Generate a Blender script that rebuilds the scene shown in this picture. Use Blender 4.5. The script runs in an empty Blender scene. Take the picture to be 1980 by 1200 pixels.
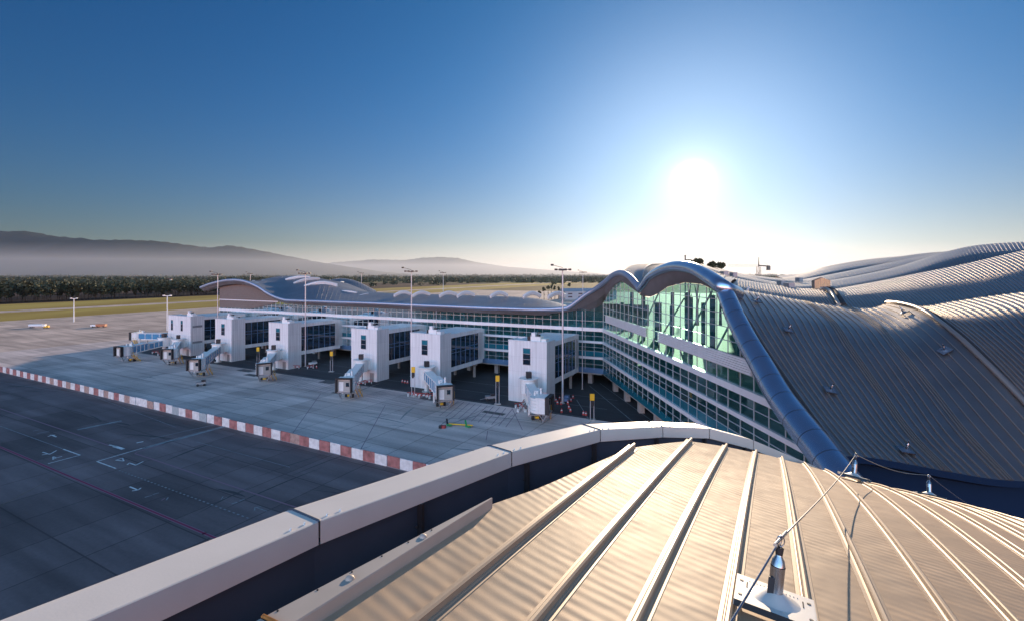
import bpy, bmesh, math, random
from mathutils import Vector, Matrix
random.seed(7)
R = math.radians
sc = bpy.context.scene
col = sc.collection
# ---------------------------------------------------------------- camera, sky, sun
F = 935.0; CX = 990.0; HY = 530.0; H = 28.0
cam = bpy.data.cameras.new('camera'); camo = bpy.data.objects.new('camera', cam); col.objects.link(camo)
cam.sensor_width = 36.0; cam.lens = 36.0*F/1980.0; cam.clip_start = 0.05; cam.clip_end = 60000
camo.location = (0, 0, H); camo.rotation_euler = (R(90), 0, 0)
cam.shift_y = -(600.0-HY)/1980.0
sc.camera = camo
SUN_AZ, SUN_EL = 20.5, 10.2
SKY_BACK_FILL = 5.4
sd = Vector((math.sin(R(SUN_AZ))*math.cos(R(SUN_EL)), math.cos(R(SUN_AZ))*math.cos(R(SUN_EL)), math.sin(R(SUN_EL))))
world = bpy.data.worlds.new('World'); sc.world = world; world.use_nodes = True
nt = world.node_tree; nt.nodes.clear()
def wn(t, **k):
    n = nt.nodes.new(t)
    for a, b in k.items(): setattr(n, a, b)
    return n
sky = wn('ShaderNodeTexSky', sky_type='NISHITA', sun_disc=False, sun_elevation=R(SUN_EL), sun_rotation=R(SUN_AZ),
         altitude=0, air_density=1.0, dust_density=0.1, ozone_density=6.0)
bg = wn('ShaderNodeBackground'); out = wn('ShaderNodeOutputWorld')
bg.inputs['Strength'].default_value = 0.13
geo = wn('ShaderNodeTexCoord'); nrm = wn('ShaderNodeVectorMath', operation='NORMALIZE')
nt.links.new(geo.outputs['Generated'], nrm.inputs[0])
def dotn(v):
    d = wn('ShaderNodeVectorMath', operation='DOT_PRODUCT'); nt.links.new(nrm.outputs[0], d.inputs[0]); d.inputs[1].default_value = v; return d
# the clear sky towards the sun is deep; the half behind the camera is raised as added fill light
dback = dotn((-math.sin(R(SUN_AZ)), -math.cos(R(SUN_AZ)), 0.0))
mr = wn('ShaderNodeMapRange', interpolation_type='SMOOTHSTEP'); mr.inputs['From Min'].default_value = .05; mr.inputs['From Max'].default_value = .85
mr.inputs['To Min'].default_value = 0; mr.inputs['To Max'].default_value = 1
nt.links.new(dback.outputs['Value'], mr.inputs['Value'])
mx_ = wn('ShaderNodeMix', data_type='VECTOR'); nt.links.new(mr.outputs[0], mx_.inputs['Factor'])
mx_.inputs[4].default_value = (.085, .31, .38); mx_.inputs[5].default_value = (1.55*SKY_BACK_FILL, .98*SKY_BACK_FILL, .66*SKY_BACK_FILL)
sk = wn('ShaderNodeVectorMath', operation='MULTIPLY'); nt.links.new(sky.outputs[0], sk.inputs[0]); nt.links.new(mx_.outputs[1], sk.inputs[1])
# the sun's own disc and the bright aureole around it, fixed in the sky
dt = dotn(sd)
def aur(k, s, c):
    a = wn('ShaderNodeMath', operation='SUBTRACT'); nt.links.new(dt.outputs['Value'], a.inputs[0]); a.inputs[1].default_value = 1.0
    b = wn('ShaderNodeMath', operation='MULTIPLY'); nt.links.new(a.outputs[0], b.inputs[0]); b.inputs[1].default_value = k
    e = wn('ShaderNodeMath', operation='EXPONENT'); nt.links.new(b.outputs[0], e.inputs[0])
    v = wn('ShaderNodeVectorMath', operation='SCALE'); v.inputs[0].default_value = (c[0]*s, c[1]*s, c[2]*s); nt.links.new(e.outputs[0], v.inputs['Scale']); return v
# low dust layer along the horizon: warmer and, towards the sun, brighter
sz = wn('ShaderNodeSeparateXYZ'); nt.links.new(nrm.outputs[0], sz.inputs[0])
def mth(op, a, b=None):
    m = wn('ShaderNodeMath', operation=op)
    for i, v in enumerate((a, b)):
        if v is None: continue
        if isinstance(v, (int, float)): m.inputs[i].default_value = v
        else: nt.links.new(v, m.inputs[i])
    return m.outputs[0]
hz_ = mth('EXPONENT', mth('MULTIPLY', mth('ABSOLUTE', sz.outputs[2]), -7.0))
tint = wn('ShaderNodeMix', data_type='VECTOR'); nt.links.new(hz_, tint.inputs['Factor']); tint.inputs[4].default_value = (1, 1, 1); tint.inputs[5].default_value = (1.5, .28, .08)
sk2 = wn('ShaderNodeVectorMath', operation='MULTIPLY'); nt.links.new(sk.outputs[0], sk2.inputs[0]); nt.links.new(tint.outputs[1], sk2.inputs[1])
toward = mth('POWER', mth('MAXIMUM', dotn((math.sin(R(SUN_AZ)), math.cos(R(SUN_AZ)), 0)).outputs['Value'], 0.0), 4.0)
hw = wn('ShaderNodeVectorMath', operation='SCALE'); hw.inputs[0].default_value = (3.6, 2.7, 2.2); nt.links.new(mth('MULTIPLY', mth('ADD', toward, 0.13), mth('POWER', hz_, 1.4)), hw.inputs['Scale'])
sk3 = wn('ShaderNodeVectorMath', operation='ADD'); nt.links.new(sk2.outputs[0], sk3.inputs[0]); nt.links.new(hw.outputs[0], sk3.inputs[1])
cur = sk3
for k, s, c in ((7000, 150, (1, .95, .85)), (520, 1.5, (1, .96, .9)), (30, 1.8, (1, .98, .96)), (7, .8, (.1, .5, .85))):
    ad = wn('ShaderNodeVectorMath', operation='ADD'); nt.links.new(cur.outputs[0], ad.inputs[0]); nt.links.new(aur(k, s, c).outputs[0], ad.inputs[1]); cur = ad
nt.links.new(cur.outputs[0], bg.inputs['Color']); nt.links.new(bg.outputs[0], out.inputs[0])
sun = bpy.data.lights.new('sun', 'SUN'); suno = bpy.data.objects.new('sun', sun); col.objects.link(suno)
sun.energy = 3.6; sun.angle = R(0.5); sun.color = (1.0, .76, .52)
suno.rotation_euler = (-sd).to_track_quat('-Z', 'Y').to_euler(); suno.location = (0, 0, 200)
sc.view_settings.view_transform = 'Standard'; sc.view_settings.look = 'None'; sc.view_settings.gamma = 1
sc.view_settings.exposure = 0.95
sc.cycles.use_denoising = True
sc.cycles.max_bounces = 8; sc.cycles.transparent_max_bounces = 16; sc.cycles.volume_bounces = 0
sc.cycles.sample_clamp_indirect = 4

# ---------------------------------------------------------------- helpers
def P(px, py, t): return Vector(((px-CX)/F*t, t, H+(HY-py)/F*t))
def G(px, py, z=0.0):
    t = (H-z)*F/(py-HY); return Vector(((px-CX)/F*t, t, z))
MATS = {}
def mat(name, color, rough=.6, metal=0.0, noise=0.0, nscale=1.0, bump=0.0, bscale=20.0, spec=.5, stretch=None, detail=4):
    if name in MATS: return MATS[name]
    m = bpy.data.materials.new(name); m.use_nodes = True; n = m.node_tree; b = n.nodes['Principled BSDF']
    b.inputs['Base Color'].default_value = (*color, 1); b.inputs['Roughness'].default_value = rough
    b.inputs['Metallic'].default_value = metal; b.inputs['Specular IOR Level'].default_value = spec
    tc = n.nodes.new('ShaderNodeTexCoord')
    src = tc.outputs['Object']
    if stretch:
        mp = n.nodes.new('ShaderNodeMapping'); mp.inputs['Scale'].default_value = stretch
        n.links.new(src, mp.inputs[0]); src = mp.outputs[0]
    if noise:
        t = n.nodes.new('ShaderNodeTexNoise'); t.inputs['Scale'].default_value = nscale; t.inputs['Detail'].default_value = detail
        n.links.new(src, t.inputs['Vector'])
        r = n.nodes.new('ShaderNodeMapRange'); r.inputs['From Min'].default_value = .25; r.inputs['From Max'].default_value = .75
        r.inputs['To Min'].default_value = 1-noise; r.inputs['To Max'].default_value = 1+noise
        n.links.new(t.outputs['Fac'], r.inputs['Value'])
        v = n.nodes.new('ShaderNodeVectorMath'); v.operation = 'SCALE'; v.inputs[0].default_value = color
        n.links.new(r.outputs[0], v.inputs['Scale']); n.links.new(v.outputs[0], b.inputs['Base Color'])
    if bump:
        t = n.nodes.new('ShaderNodeTexNoise'); t.inputs['Scale'].default_value = bscale
        n.links.new(src, t.inputs['Vector'])
        bp = n.nodes.new('ShaderNodeBump'); bp.inputs['Strength'].default_value = bump; bp.inputs['Distance'].default_value = .05
        n.links.new(t.outputs['Fac'], bp.inputs['Height']); n.links.new(bp.outputs[0], b.inputs['Normal'])
    MATS[name] = m; return m

class MB:
    def __init__(s): s.v = []; s.f = []; s.m = []; s.sm = []; s.mats = []
    def mi(s, m):
        if m not in s.mats: s.mats.append(m)
        return s.mats.index(m)
    def add(s, vs, fs, m, smooth=False):
        o = len(s.v); s.v += [tuple(v) for v in vs]; k = s.mi(m)
        for f in fs: s.f.append([o+i for i in f]); s.m.append(k); s.sm.append(smooth)
    def box(s, c, d, m, rz=0.0, M=None):
        x, y, z = d[0]/2, d[1]/2, d[2]/2
        vs = [Vector((i, j, k)) for k in (-z, z) for j in (-y, y) for i in (-x, x)]
        if M is not None: vs = [M @ v for v in vs]
        elif rz: Q = Matrix.Rotation(rz, 3, 'Z'); vs = [Q @ v for v in vs]
        c = Vector(c)
        s.add([v+c for v in vs], [(0, 2, 3, 1), (4, 5, 7, 6), (0, 1, 5, 4), (2, 6, 7, 3), (0, 4, 6, 2), (1, 3, 7, 5)], m)
    def bb(s, x0, x1, y0, y1, z0, z1, m): s.box(((x0+x1)/2, (y0+y1)/2, (z0+z1)/2), (x1-x0, y1-y0, z1-z0), m)
    def beam(s, a, b, w, h, m, up=Vector((0, 0, 1))):
        a = Vector(a); b = Vector(b); d = (b-a); L = d.length; d.normalize()
        if abs(d.dot(up)) > .99: up = Vector((0, 1, 0))
        sx = d.cross(up).normalized(); u = sx.cross(d).normalized()
        vs = []
        for p in (a, b):
            for i, j in ((-1, -1), (1, -1), (1, 1), (-1, 1)): vs.append(p+sx*i*w/2+u*j*h/2)
        s.add(vs, [(0, 1, 2, 3), (7, 6, 5, 4), (0, 4, 5, 1), (1, 5, 6, 2), (2, 6, 7, 3), (3, 7, 4, 0)], m)
    def tube(s, pts, rad, m, n=8, caps=True, smooth=True):
        pts = [Vector(p) for p in pts]; k = len(pts)
        rr = rad if isinstance(rad, (list, tuple)) else [rad]*k
        up = Vector((0, 0, 1)); vs = []
        for i, p in enumerate(pts):
            d = (pts[min(i+1, k-1)]-pts[max(i-1, 0)]).normalized()
            u0 = up if abs(d.dot(up)) < .95 else Vector((0, 1, 0))
            sx = d.cross(u0).normalized(); u = sx.cross(d)
            for j in range(n):
                a = 2*math.pi*j/n; vs.append(p+(sx*math.cos(a)+u*math.sin(a))*rr[i])
        fs = [(i*n+j, i*n+(j+1) % n, (i+1)*n+(j+1) % n, (i+1)*n+j) for i in range(k-1) for j in range(n)]
        s.add(vs, fs, m, smooth)
        if caps: s.add(vs[:n], [tuple(range(n-1, -1, -1))], m); s.add(vs[-n:], [tuple(range(n))], m)
    def cyl(s, c, r, h, m, n=12, r2=None, smooth=True):
        c = Vector(c); s.tube([c, c+Vector((0, 0, h))], [r, r if r2 is None else r2], m, n, True, smooth)
    def grid(s, rows, m, smooth=True):
        nv = len(rows); nu = len(rows[0]); vs = [p for r in rows for p in r]
        s.add(vs, [(i*nu+j, i*nu+j+1, (i+1)*nu+j+1, (i+1)*nu+j) for i in range(nv-1) for j in range(nu-1)], m, smooth)
    def ball(s, c, r, m, n=8, sc=(1, 1, 1)):
        c = Vector(c); rows = []
        for i in range(n+1):
            a = math.pi*i/n
            rows.append([c+Vector((math.sin(a)*math.cos(2*math.pi*j/(2*n))*r*sc[0], math.sin(a)*math.sin(2*math.pi*j/(2*n))*r*sc[1], math.cos(a)*r*sc[2])) for j in range(2*n+1)])
        s.grid(rows, m)
    def build(s, name, parent=None, label=None, cat=None, group=None, kind=None):
        me = bpy.data.meshes.new(name); me.from_pydata(s.v, [], s.f)
        for m in s.mats: me.materials.append(m)
        me.polygons.foreach_set('material_index', s.m); me.polygons.foreach_set('use_smooth', s.sm); me.update()
        o = bpy.data.objects.new(name, me); col.objects.link(o)
        if parent is not None: o.parent = parent
        return tag(o, label, cat, group, kind)
def tag(o, label=None, cat=None, group=None, kind=None):
    for k, v in (('label', label), ('category', cat), ('group', group), ('kind', kind)):
        if v: o[k] = v
    return o
def empty(name, loc, rz, label, cat, group=None):
    o = bpy.data.objects.new(name, None); col.objects.link(o); o.location = loc; o.rotation_euler = (0, 0, rz); o.empty_display_size = .2
    return tag(o, label, cat, group)
def dup(root, loc=None, rz=None, label=None):
    c = root.copy(); col.objects.link(c)
    if loc is not None: c.location = loc
    if rz is not None: c.rotation_euler = (0, 0, rz)
    if label: c['label'] = label
    for ch in list(root.children):
        d = ch.copy(); col.objects.link(d); d.parent = c
        for g in list(ch.children):
            e = g.copy(); col.objects.link(e); e.parent = d
    return c
def cr1(p0, p1, p2, p3, t):
    return 0.5*((2*p1)+(-p0+p2)*t+(2*p0-5*p1+4*p2-p3)*t*t+(-p0+3*p1-3*p2+p3)*t**3)
def crs(pts, n):
    k = len(pts); L = [0.0]
    for i in range(1, k): L.append(L[-1]+max((pts[i]-pts[i-1]).length, 1e-6)**.5)
    o = []
    for j in range(n+1):
        x = L[-1]*j/n; i = 0
        while i < k-2 and x > L[i+1]: i += 1
        t = (x-L[i])/(L[i+1]-L[i])
        p0 = pts[i-1] if i > 0 else pts[0]*2-pts[1]
        p3 = pts[i+2] if i+2 < k else pts[-1]*2-pts[-2]
        o.append(cr1(p0, pts[i], pts[i+1], p3, t))
    return o
def loft(rows, nu, nv):
    rs = [crs(r, nu) for r in rows]; g = [[None]*(nu+1) for _ in range(nv+1)]
    for j in range(nu+1):
        c = crs([r[j] for r in rs], nv)
        for i in range(nv+1): g[i][j] = c[i]
    return g
def interp(x, xs, ys):
    if x <= xs[0]: return ys[0]
    for i in range(1, len(xs)):
        if x <= xs[i]: return ys[i-1]+(ys[i]-ys[i-1])*(x-xs[i-1])/(xs[i]-xs[i-1])
    return ys[-1]

# ---------------------------------------------------------------- materials
UD = Vector((.883, -.469, 0)); ND = Vector((.469, .883, 0)); UANG = math.atan2(-.469, .883)
white = mat('white_panel', (.74, .75, .76), .5, noise=.05, nscale=.6)
def panel_mat():
    m = bpy.data.materials.new('tower_panels'); m.use_nodes = True; n = m.node_tree; b = n.nodes['Principled BSDF']; b.inputs['Roughness'].default_value = .5
    tc = n.nodes.new('ShaderNodeTexCoord'); sx = n.nodes.new('ShaderNodeSeparateXYZ'); n.links.new(tc.outputs['Object'], sx.inputs[0]); cx = n.nodes.new('ShaderNodeCombineXYZ')
    ad_ = n.nodes.new('ShaderNodeMath'); n.links.new(sx.outputs[0], ad_.inputs[0]); n.links.new(sx.outputs[1], ad_.inputs[1])
    n.links.new(ad_.outputs[0], cx.inputs[0]); n.links.new(sx.outputs[2], cx.inputs[1])
    br = n.nodes.new('ShaderNodeTexBrick'); br.offset = 0; br.inputs['Scale'].default_value = 1; br.inputs['Brick Width'].default_value = 1.52; br.inputs['Row Height'].default_value = 3.34
    br.inputs['Mortar Size'].default_value = .022; br.inputs['Color1'].default_value = (.70, .71, .72, 1); br.inputs['Color2'].default_value = (.77, .78, .785, 1); br.inputs['Mortar'].default_value = (.58, .59, .61, 1)
    n.links.new(cx.outputs[0], br.inputs['Vector'])
    mp = n.nodes.new('ShaderNodeMapping'); mp.inputs['Scale'].default_value = (2.2, 2.2, .12); n.links.new(tc.outputs['Object'], mp.inputs[0])
    nz = n.nodes.new('ShaderNodeTexNoise'); nz.inputs['Scale'].default_value = 1; nz.inputs['Detail'].default_value = 5; n.links.new(mp.outputs[0], nz.inputs['Vector'])
    r = n.nodes.new('ShaderNodeMapRange'); r.inputs['From Min'].default_value = .35; r.inputs['From Max'].default_value = .75; r.inputs['To Min'].default_value = 1.0; r.inputs['To Max'].default_value = .78; n.links.new(nz.outputs['Fac'], r.inputs['Value'])
    v = n.nodes.new('ShaderNodeVectorMath'); v.operation = 'SCALE'; n.links.new(br.outputs['Color'], v.inputs[0]); n.links.new(r.outputs[0], v.inputs['Scale']); n.links.new(v.outputs[0], b.inputs['Base Color'])
    return m
white = panel_mat()
white2 = mat('white_metal', (.78, .78, .77), .4, noise=.04, nscale=2)
grey = mat('grey_metal', (.30, .31, .33), .45, .4, noise=.1, nscale=3)
dark = mat('dark_rubber', (.02, .02, .022), .7)
black = mat('black_metal', (.03, .03, .035), .5, .3)
yellow = mat('yellow_paint', (.75, .42, .02), .5)
orange = mat('orange_paint', (.45, .17, .08), .5)
red = mat('red_paint', (.42, .05, .05), .6, noise=.2, nscale=4)
green = mat('green_paint', (.03, .28, .09), .5)
blueglass = mat('blue_bridge_glass', (.04, .22, .40), .12, 0, spec=1.0)
towerglass = mat('dark_window_glass', (.008, .02, .035), .05, 0, spec=1.0)
teal = mat('teal_spandrel_glass', (.01, .13, .18), .12, 0, spec=.9, noise=.2, nscale=.3)
bluepanel = mat('blue_spandrel_panel', (.10, .19, .33), .35, 0, noise=.15, nscale=.3)
mull = mat('pale_mullion', (.45, .52, .54), .35, .3)
bandm = mat('white_band_metal', (.72, .74, .76), .4, .1, noise=.05, nscale=.8)
concrete = mat('concrete', (.34, .33, .31), .8, noise=.2, nscale=1.5)
slabm = mat('interior_floor', (.34, .46, .38), .7, noise=.25, nscale=.4)
corem = mat('interior_wall', (.03, .12, .17), .6, noise=.5, nscale=.25)
soffit = mat('soffit_metal', (.17, .165, .17), .55, .3, noise=.1, nscale=.5)
beamm = mat('edge_beam_metal', (.52, .60, .72), .27, .95, noise=.04, nscale=.6)
eavem = mat('eave_metal', (.40, .47, .58), .45, .8, noise=.05, nscale=.6)
roofm = mat('roof_metal', (.33, .305, .295), .40, .92, noise=.14, nscale=.35, stretch=(1, 1, 1), bump=.25, bscale=1.2)
ribm = mat('roof_seam_metal', (.44, .38, .33), .42, .8)
pierroof = mat('pier_roof_metal', (.30, .30, .32), .45, .85, noise=.12, nscale=.2)
brown = mat('brown_louvre', (.15, .13, .12), .6, noise=.1, nscale=1)
def glass_mat(name, tint, base, mixf):
    m = bpy.data.materials.new(name); m.use_nodes = True; n = m.node_tree; n.nodes.clear()
    o = n.nodes.new('ShaderNodeOutputMaterial'); tr = n.nodes.new('ShaderNodeBsdfTransparent'); tr.inputs[0].default_value = (*tint, 1)
    gl = n.nodes.new('ShaderNodeBsdfGlossy'); gl.inputs['Roughness'].default_value = .03; gl.inputs[0].default_value = (.75, .9, .95, 1)
    fr = n.nodes.new('ShaderNodeFresnel'); fr.inputs['IOR'].default_value = mixf
    df = n.nodes.new('ShaderNodeBsdfDiffuse'); df.inputs[0].default_value = (*base, 1)
    mx0 = n.nodes.new('ShaderNodeMixShader'); mx0.inputs[0].default_value = .12
    n.links.new(tr.outputs[0], mx0.inputs[1]); n.links.new(df.outputs[0], mx0.inputs[2])
    mx = n.nodes.new('ShaderNodeMixShader'); n.links.new(fr.outputs[0], mx.inputs[0])
    n.links.new(mx0.outputs[0], mx.inputs[1]); n.links.new(gl.outputs[0], mx.inputs[2]); n.links.new(mx.outputs[0], o.inputs[0])
    return m
glass = glass_mat('curtain_wall_glass', (.36, .74, .70), (.03, .22, .28), 1.6)

def slab_mat(name, color, sx, sy, joint, nz, streak, tone=.12):
    m = bpy.data.materials.new(name); m.use_nodes = True; n = m.node_tree; b = n.nodes['Principled BSDF']
    b.inputs['Roughness'].default_value = .75; b.inputs['Specular IOR Level'].default_value = .3
    tc = n.nodes.new('ShaderNodeTexCoord'); mp = n.nodes.new('ShaderNodeMapping'); mp.inputs['Rotation'].default_value = (0, 0, -UANG)
    n.links.new(tc.outputs['Object'], mp.inputs[0])
    br = n.nodes.new('ShaderNodeTexBrick'); br.offset = 0; br.inputs['Scale'].default_value = 1
    br.inputs['Brick Width'].default_value = sx; br.inputs['Row Height'].default_value = sy
    br.inputs['Mortar Size'].default_value = joint; br.inputs['Mortar Smooth'].default_value = .3; br.inputs['Bias'].default_value = 0
    c = Vector(color)
    br.inputs['Color1'].default_value = (*(c*(1-tone)), 1); br.inputs['Color2'].default_value = (*(c*(1+tone)), 1)
    br.inputs['Mortar'].default_value = (*(c*.55), 1)
    n.links.new(mp.outputs[0], br.inputs['Vector'])
    def nz_(scale, vec, lo, hi, detail=5):
        t = n.nodes.new('ShaderNodeTexNoise'); t.inputs['Scale'].default_value = scale; t.inputs['Detail'].default_value = detail
        n.links.new(vec, t.inputs['Vector'])
        r = n.nodes.new('ShaderNodeMapRange'); r.inputs['From Min'].default_value = .3; r.inputs['From Max'].default_value = .7
        r.inputs['To Min'].default_value = lo; r.inputs['To Max'].default_value = hi
        n.links.new(t.outputs['Fac'], r.inputs['Value']); return r.outputs[0]
    a = nz_(.035, mp.outputs[0], 1-nz, 1+nz)
    mp2 = n.nodes.new('ShaderNodeMapping'); mp2.inputs['Scale'].default_value = (.12, 1.2, 1); n.links.new(mp.outputs[0], mp2.inputs[0])
    bb = nz_(.35, mp2.outputs[0], 1-streak, 1+streak)
    cc = nz_(2.5, mp.outputs[0], .93, 1.07)
    mu = n.nodes.new('ShaderNodeMath'); mu.operation = 'MULTIPLY'; n.links.new(a, mu.inputs[0]); n.links.new(bb, mu.inputs[1])
    mu2 = n.nodes.new('ShaderNodeMath'); mu2.operation = 'MULTIPLY'; n.links.new(mu.outputs[0], mu2.inputs[0]); n.links.new(cc, mu2.inputs[1])
    v = n.nodes.new('ShaderNodeVectorMath'); v.operation = 'SCALE'; n.links.new(br.outputs['Color'], v.inputs[0]); n.links.new(mu2.outputs[0], v.inputs['Scale'])
    n.links.new(v.outputs[0], b.inputs['Base Color'])
    return m
apron_dark = slab_mat('dark_apron_concrete', (.12, .10, .105), 7.5, 7.5, .09, .25, .28, .2)
apron_light = slab_mat('light_apron_concrete', (.55, .44, .40), 7.5, 7.5, .09, .2, .24, .16)
asphalt = slab_mat('service_road_asphalt', (.045, .045, .05), 60, 60, .02, .2, .15, .05)
pinkc = slab_mat('taxiway_concrete', (.50, .37, .30), 9, 9, .08, .2, .25)
def ground_mat(name, c1, c2, scale, stretch):
    m = bpy.data.materials.new(name); m.use_nodes = True; n = m.node_tree; b = n.nodes['Principled BSDF']
    b.inputs['Roughness'].default_value = .9; b.inputs['Specular IOR Level'].default_value = .1
    tc = n.nodes.new('ShaderNodeTexCoord'); mp = n.nodes.new('ShaderNodeMapping'); mp.inputs['Rotation'].default_value = (0, 0, R(23)); mp.inputs['Scale'].default_value = stretch
    n.links.new(tc.outputs['Object'], mp.inputs[0])
    t = n.nodes.new('ShaderNodeTexNoise'); t.inputs['Scale'].default_value = scale; t.inputs['Detail'].default_value = 8; n.links.new(mp.outputs[0], t.inputs['Vector'])
    r = n.nodes.new('ShaderNodeValToRGB'); r.color_ramp.elements[0].position = .38; r.color_ramp.elements[1].position = .62
    r.color_ramp.elements[0].color = (*c1, 1); r.color_ramp.elements[1].color = (*c2, 1)
    n.links.new(t.outputs['Fac'], r.inputs[0]); n.links.new(r.outputs[0], b.inputs['Base Color']); return m
grassm = ground_mat('dry_grass', (.30, .20, .05), (.42, .30, .08), .02, (1, .25, 1))
fieldm = ground_mat('far_fields', (.085, .06, .035), (.13, .12, .045), .0022, (1, .35, 1))
earthm = ground_mat('ploughed_earth', (.055, .035, .028), (.085, .05, .04), .01, (1, .3, 1))

# ---------------------------------------------------------------- ground
def sheet(name, pts, z, m, kind='structure'):
    b = MB(); b.add([(p[0], p[1], z) for p in pts], [tuple(range(len(pts)))], m); return b.build(name, kind=kind)
b = MB(); b.add([(-13000, -500, 0), (13000, -500, 0), (13000, 13500, 0), (-13000, 13500, 0)], [(0, 1, 2, 3)], fieldm); b.build('ground', kind='structure')
GD = Vector((.39, .92, 0)).normalized(); GP = Vector((-.92, .39, 0)).normalized()
def gp(l, w): return GD*l+GP*w
def strip(name, w0, w1, l0, l1, z, m): return sheet(name, [gp(l0, w0), gp(l1, w0), gp(l1, w1), gp(l0, w1)], z, m)
strip('taxiway_concrete', -700, 392, -600, 760, .004, pinkc)
strip('grass', 392, 608, -600, 1500, .008, grassm)
strip('runway', 478, 503, -600, 1900, .012, pinkc)
strip('earth_field', 608, 1000, -600, 1300, .012, earthm)
L0 = Vector((-90, 149.6, 0))
def lp(u, n): return L0+UD*u+ND*n
FA = G(0, 718); fn = (FA-L0).dot(ND)
def quad(name, u0, u1, n0, n1, z, m): return sheet(name, [lp(u0, n0), lp(u1, n0), lp(u1, n1), lp(u0, n1)], z, m)
quad('stand_apron', -95, 160, fn, 36, .010, apron_light)
quad('outer_apron', -400, 200, -160, fn, .010, apron_dark)
quad('service_road', -62, 160, 0, 60, .016, asphalt)

# markings
pinkline = mat('faded_pink_line', (.22, .13, .17), .7); redline = mat('dark_red_line', (.20, .02, .06), .7)
whiteline = mat('white_marking', (.55, .60, .62), .7, noise=.3, nscale=1.5); paleline = mat('faded_white_marking', (.19, .22, .24), .8, noise=.4, nscale=1)
brownline = mat('faded_yellow_marking', (.12, .10, .07), .8)
darkpatch = mat('oil_stain', (.10, .095, .09), .7, noise=.4, nscale=1)
MK = {}
def gl(name, pts, w, m, z=.022):
    """painted line through points given as places seen in the photo, laid on the ground"""
    b = MK.setdefault(name, MB()); q = [G(x, y, z) for x, y in pts]
    for i in range(len(q)-1):
        d = (q[i+1]-q[i]).normalized(); s = Vector((-d.y, d.x, 0))*w/2; e = d*w*.3
        b.add([q[i]-s-e, q[i]+s-e, q[i+1]+s+e, q[i+1]-s+e], [(0, 1, 2, 3)], m)
gl('red_apron_line', [(-60, 837), (0, 863), (395, 1030), (700, 1158)], .42, pinkline)
gl('red_apron_line', [(-60, 837), (0, 863), (395, 1030), (700, 1158)], .22, redline, .026)
gl('pink_apron_line', [(-60, 767), (0, 789), (213, 861)], .22, pinkline)
gl('pink_apron_line', [(345, 847.5), (265, 873), (261, 876), (290, 885), (410, 926), (558, 975), (700, 1020)], .22, pinkline)
z1 = lambda p: (p[0]/8, 770+p[1]/8)
z2 = lambda p: (170+p[0]/8, 840+p[1]/8)
z3 = lambda p: (340+p[0]/9, 920+p[1]/9)
gl('stand_marking', [z1((0, 420)), z1((960, 768))], .14, paleline)
gl('stand_marking', [z1((980, 778)), z1((1240, 870)), z1((750, 1000))], .2, whiteline)
gl('stand_marking', [z1((1690, 712)), z1((1790, 735))], .3, whiteline); gl('stand_marking', [z1((1770, 735)), z1((1900, 775))], .55, whiteline)
gl('stand_marking', [z2((870, 195)), z2((140, 408)), z2((430, 515))], .2, whiteline)
gl('ground_lettering', [z1((660, 825)), z1((770, 858)), z1((870, 800))], .2, whiteline)
gl('ground_lettering', [z1((655, 865)), z1((770, 848))], .2, whiteline)
gl('ground_lettering', [z1((822, 938)), z1((822, 892)), z1((872, 912)), z1((830, 930))], .18, whiteline)
gl('ground_lettering', [z1((872, 912)), z1((955, 890))], .18, whiteline)
gl('ground_arrow', [z1((745, 582)), z1((800, 562)), z1((870, 588))], .2, whiteline)
gl('ground_arrow', [z1((775, 560)), z1((850, 562))], .2, whiteline)
gl('ground_lettering', [z1((520, 497)), z1((600, 480))], .2, paleline); gl('ground_lettering', [z1((575, 537)), z1((750, 502))], .2, paleline)
gl('ground_lettering', [z2((430, 388)), z2((535, 355)), z2((555, 402)), z2((430, 388))], .17, whiteline)
gl('ground_lettering', [z2((610, 458)), z2((640, 430)), z2((740, 465)), z2((852, 410))], .2, whiteline)
gl('ground_arrow', [z2((650, 800)), z2((775, 850))], .2, whiteline)
gl('ground_arrow', [z2((690, 862)), z2((775, 850)), z2((815, 820))], .2, whiteline)
for a, c in (((890, 960), (980, 935)), ((1010, 917), (1090, 895))): gl('ground_lettering', [z2(a), z2(c)], .22, paleline)
gl('ground_lettering', [z2((1140, 1008)), z2((1190, 978))], .15, pinkline); gl('ground_lettering', [z2((1215, 1003)), z2((1240, 965))], .15, paleline)
gl('stand_marking', [z2((765, 118)), z2((845, 103))], .35, whiteline)
gl('ground_lettering', [z3((790, 400)), z3((820, 350))], .12, paleline); gl('ground_lettering', [z3((830, 385)), z3((890, 365))], .12, paleline)
gl('ground_lettering', [z3((980, 475)), z3((1060, 450))], .2, paleline); gl('ground_lettering', [z3((1110, 425)), z3((1190, 395))], .2, paleline)
gl('ground_arrow', [z3((1370, 590)), z3((1375, 540)), z3((1480, 525))], .13, paleline); gl('ground_arrow', [z3((1390, 535)), z3((1580, 605))], .13, paleline)
pa, pb = G(*z2((480, 545)), .022), G(*z3((1300, 740)), .022); L = (pb-pa).length; dd = (pb-pa)/L; k = 0.0
b = MK['stand_marking']
while k < L:
    q = pa+dd*k; s = Vector((-dd.y, dd.x, 0))*.09; b.add([q-s, q+s, q+dd*.4+s, q+dd*.4-s], [(0, 1, 2, 3)], whiteline if k < 0 else paleline); k += .85
gl('joint_marking', [(115, 917), (190, 893)], .12, brownline); gl('joint_marking', [(280, 865), (443, 821)], .9, paleline); gl('joint_marking', [(290, 848), (350, 834), (440, 815)], .2, paleline)
gl('joint_marking', [(0, 977), (115, 917)], .1, brownline)
gl('joint_marking', [(153, 829), (232, 813)], .8, paleline)
gl('joint_marking', [(-20, 735), (180, 765), (340, 825)], .1, paleline); gl('joint_marking', [(380, 853), (560, 902)], .1, paleline)
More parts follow.
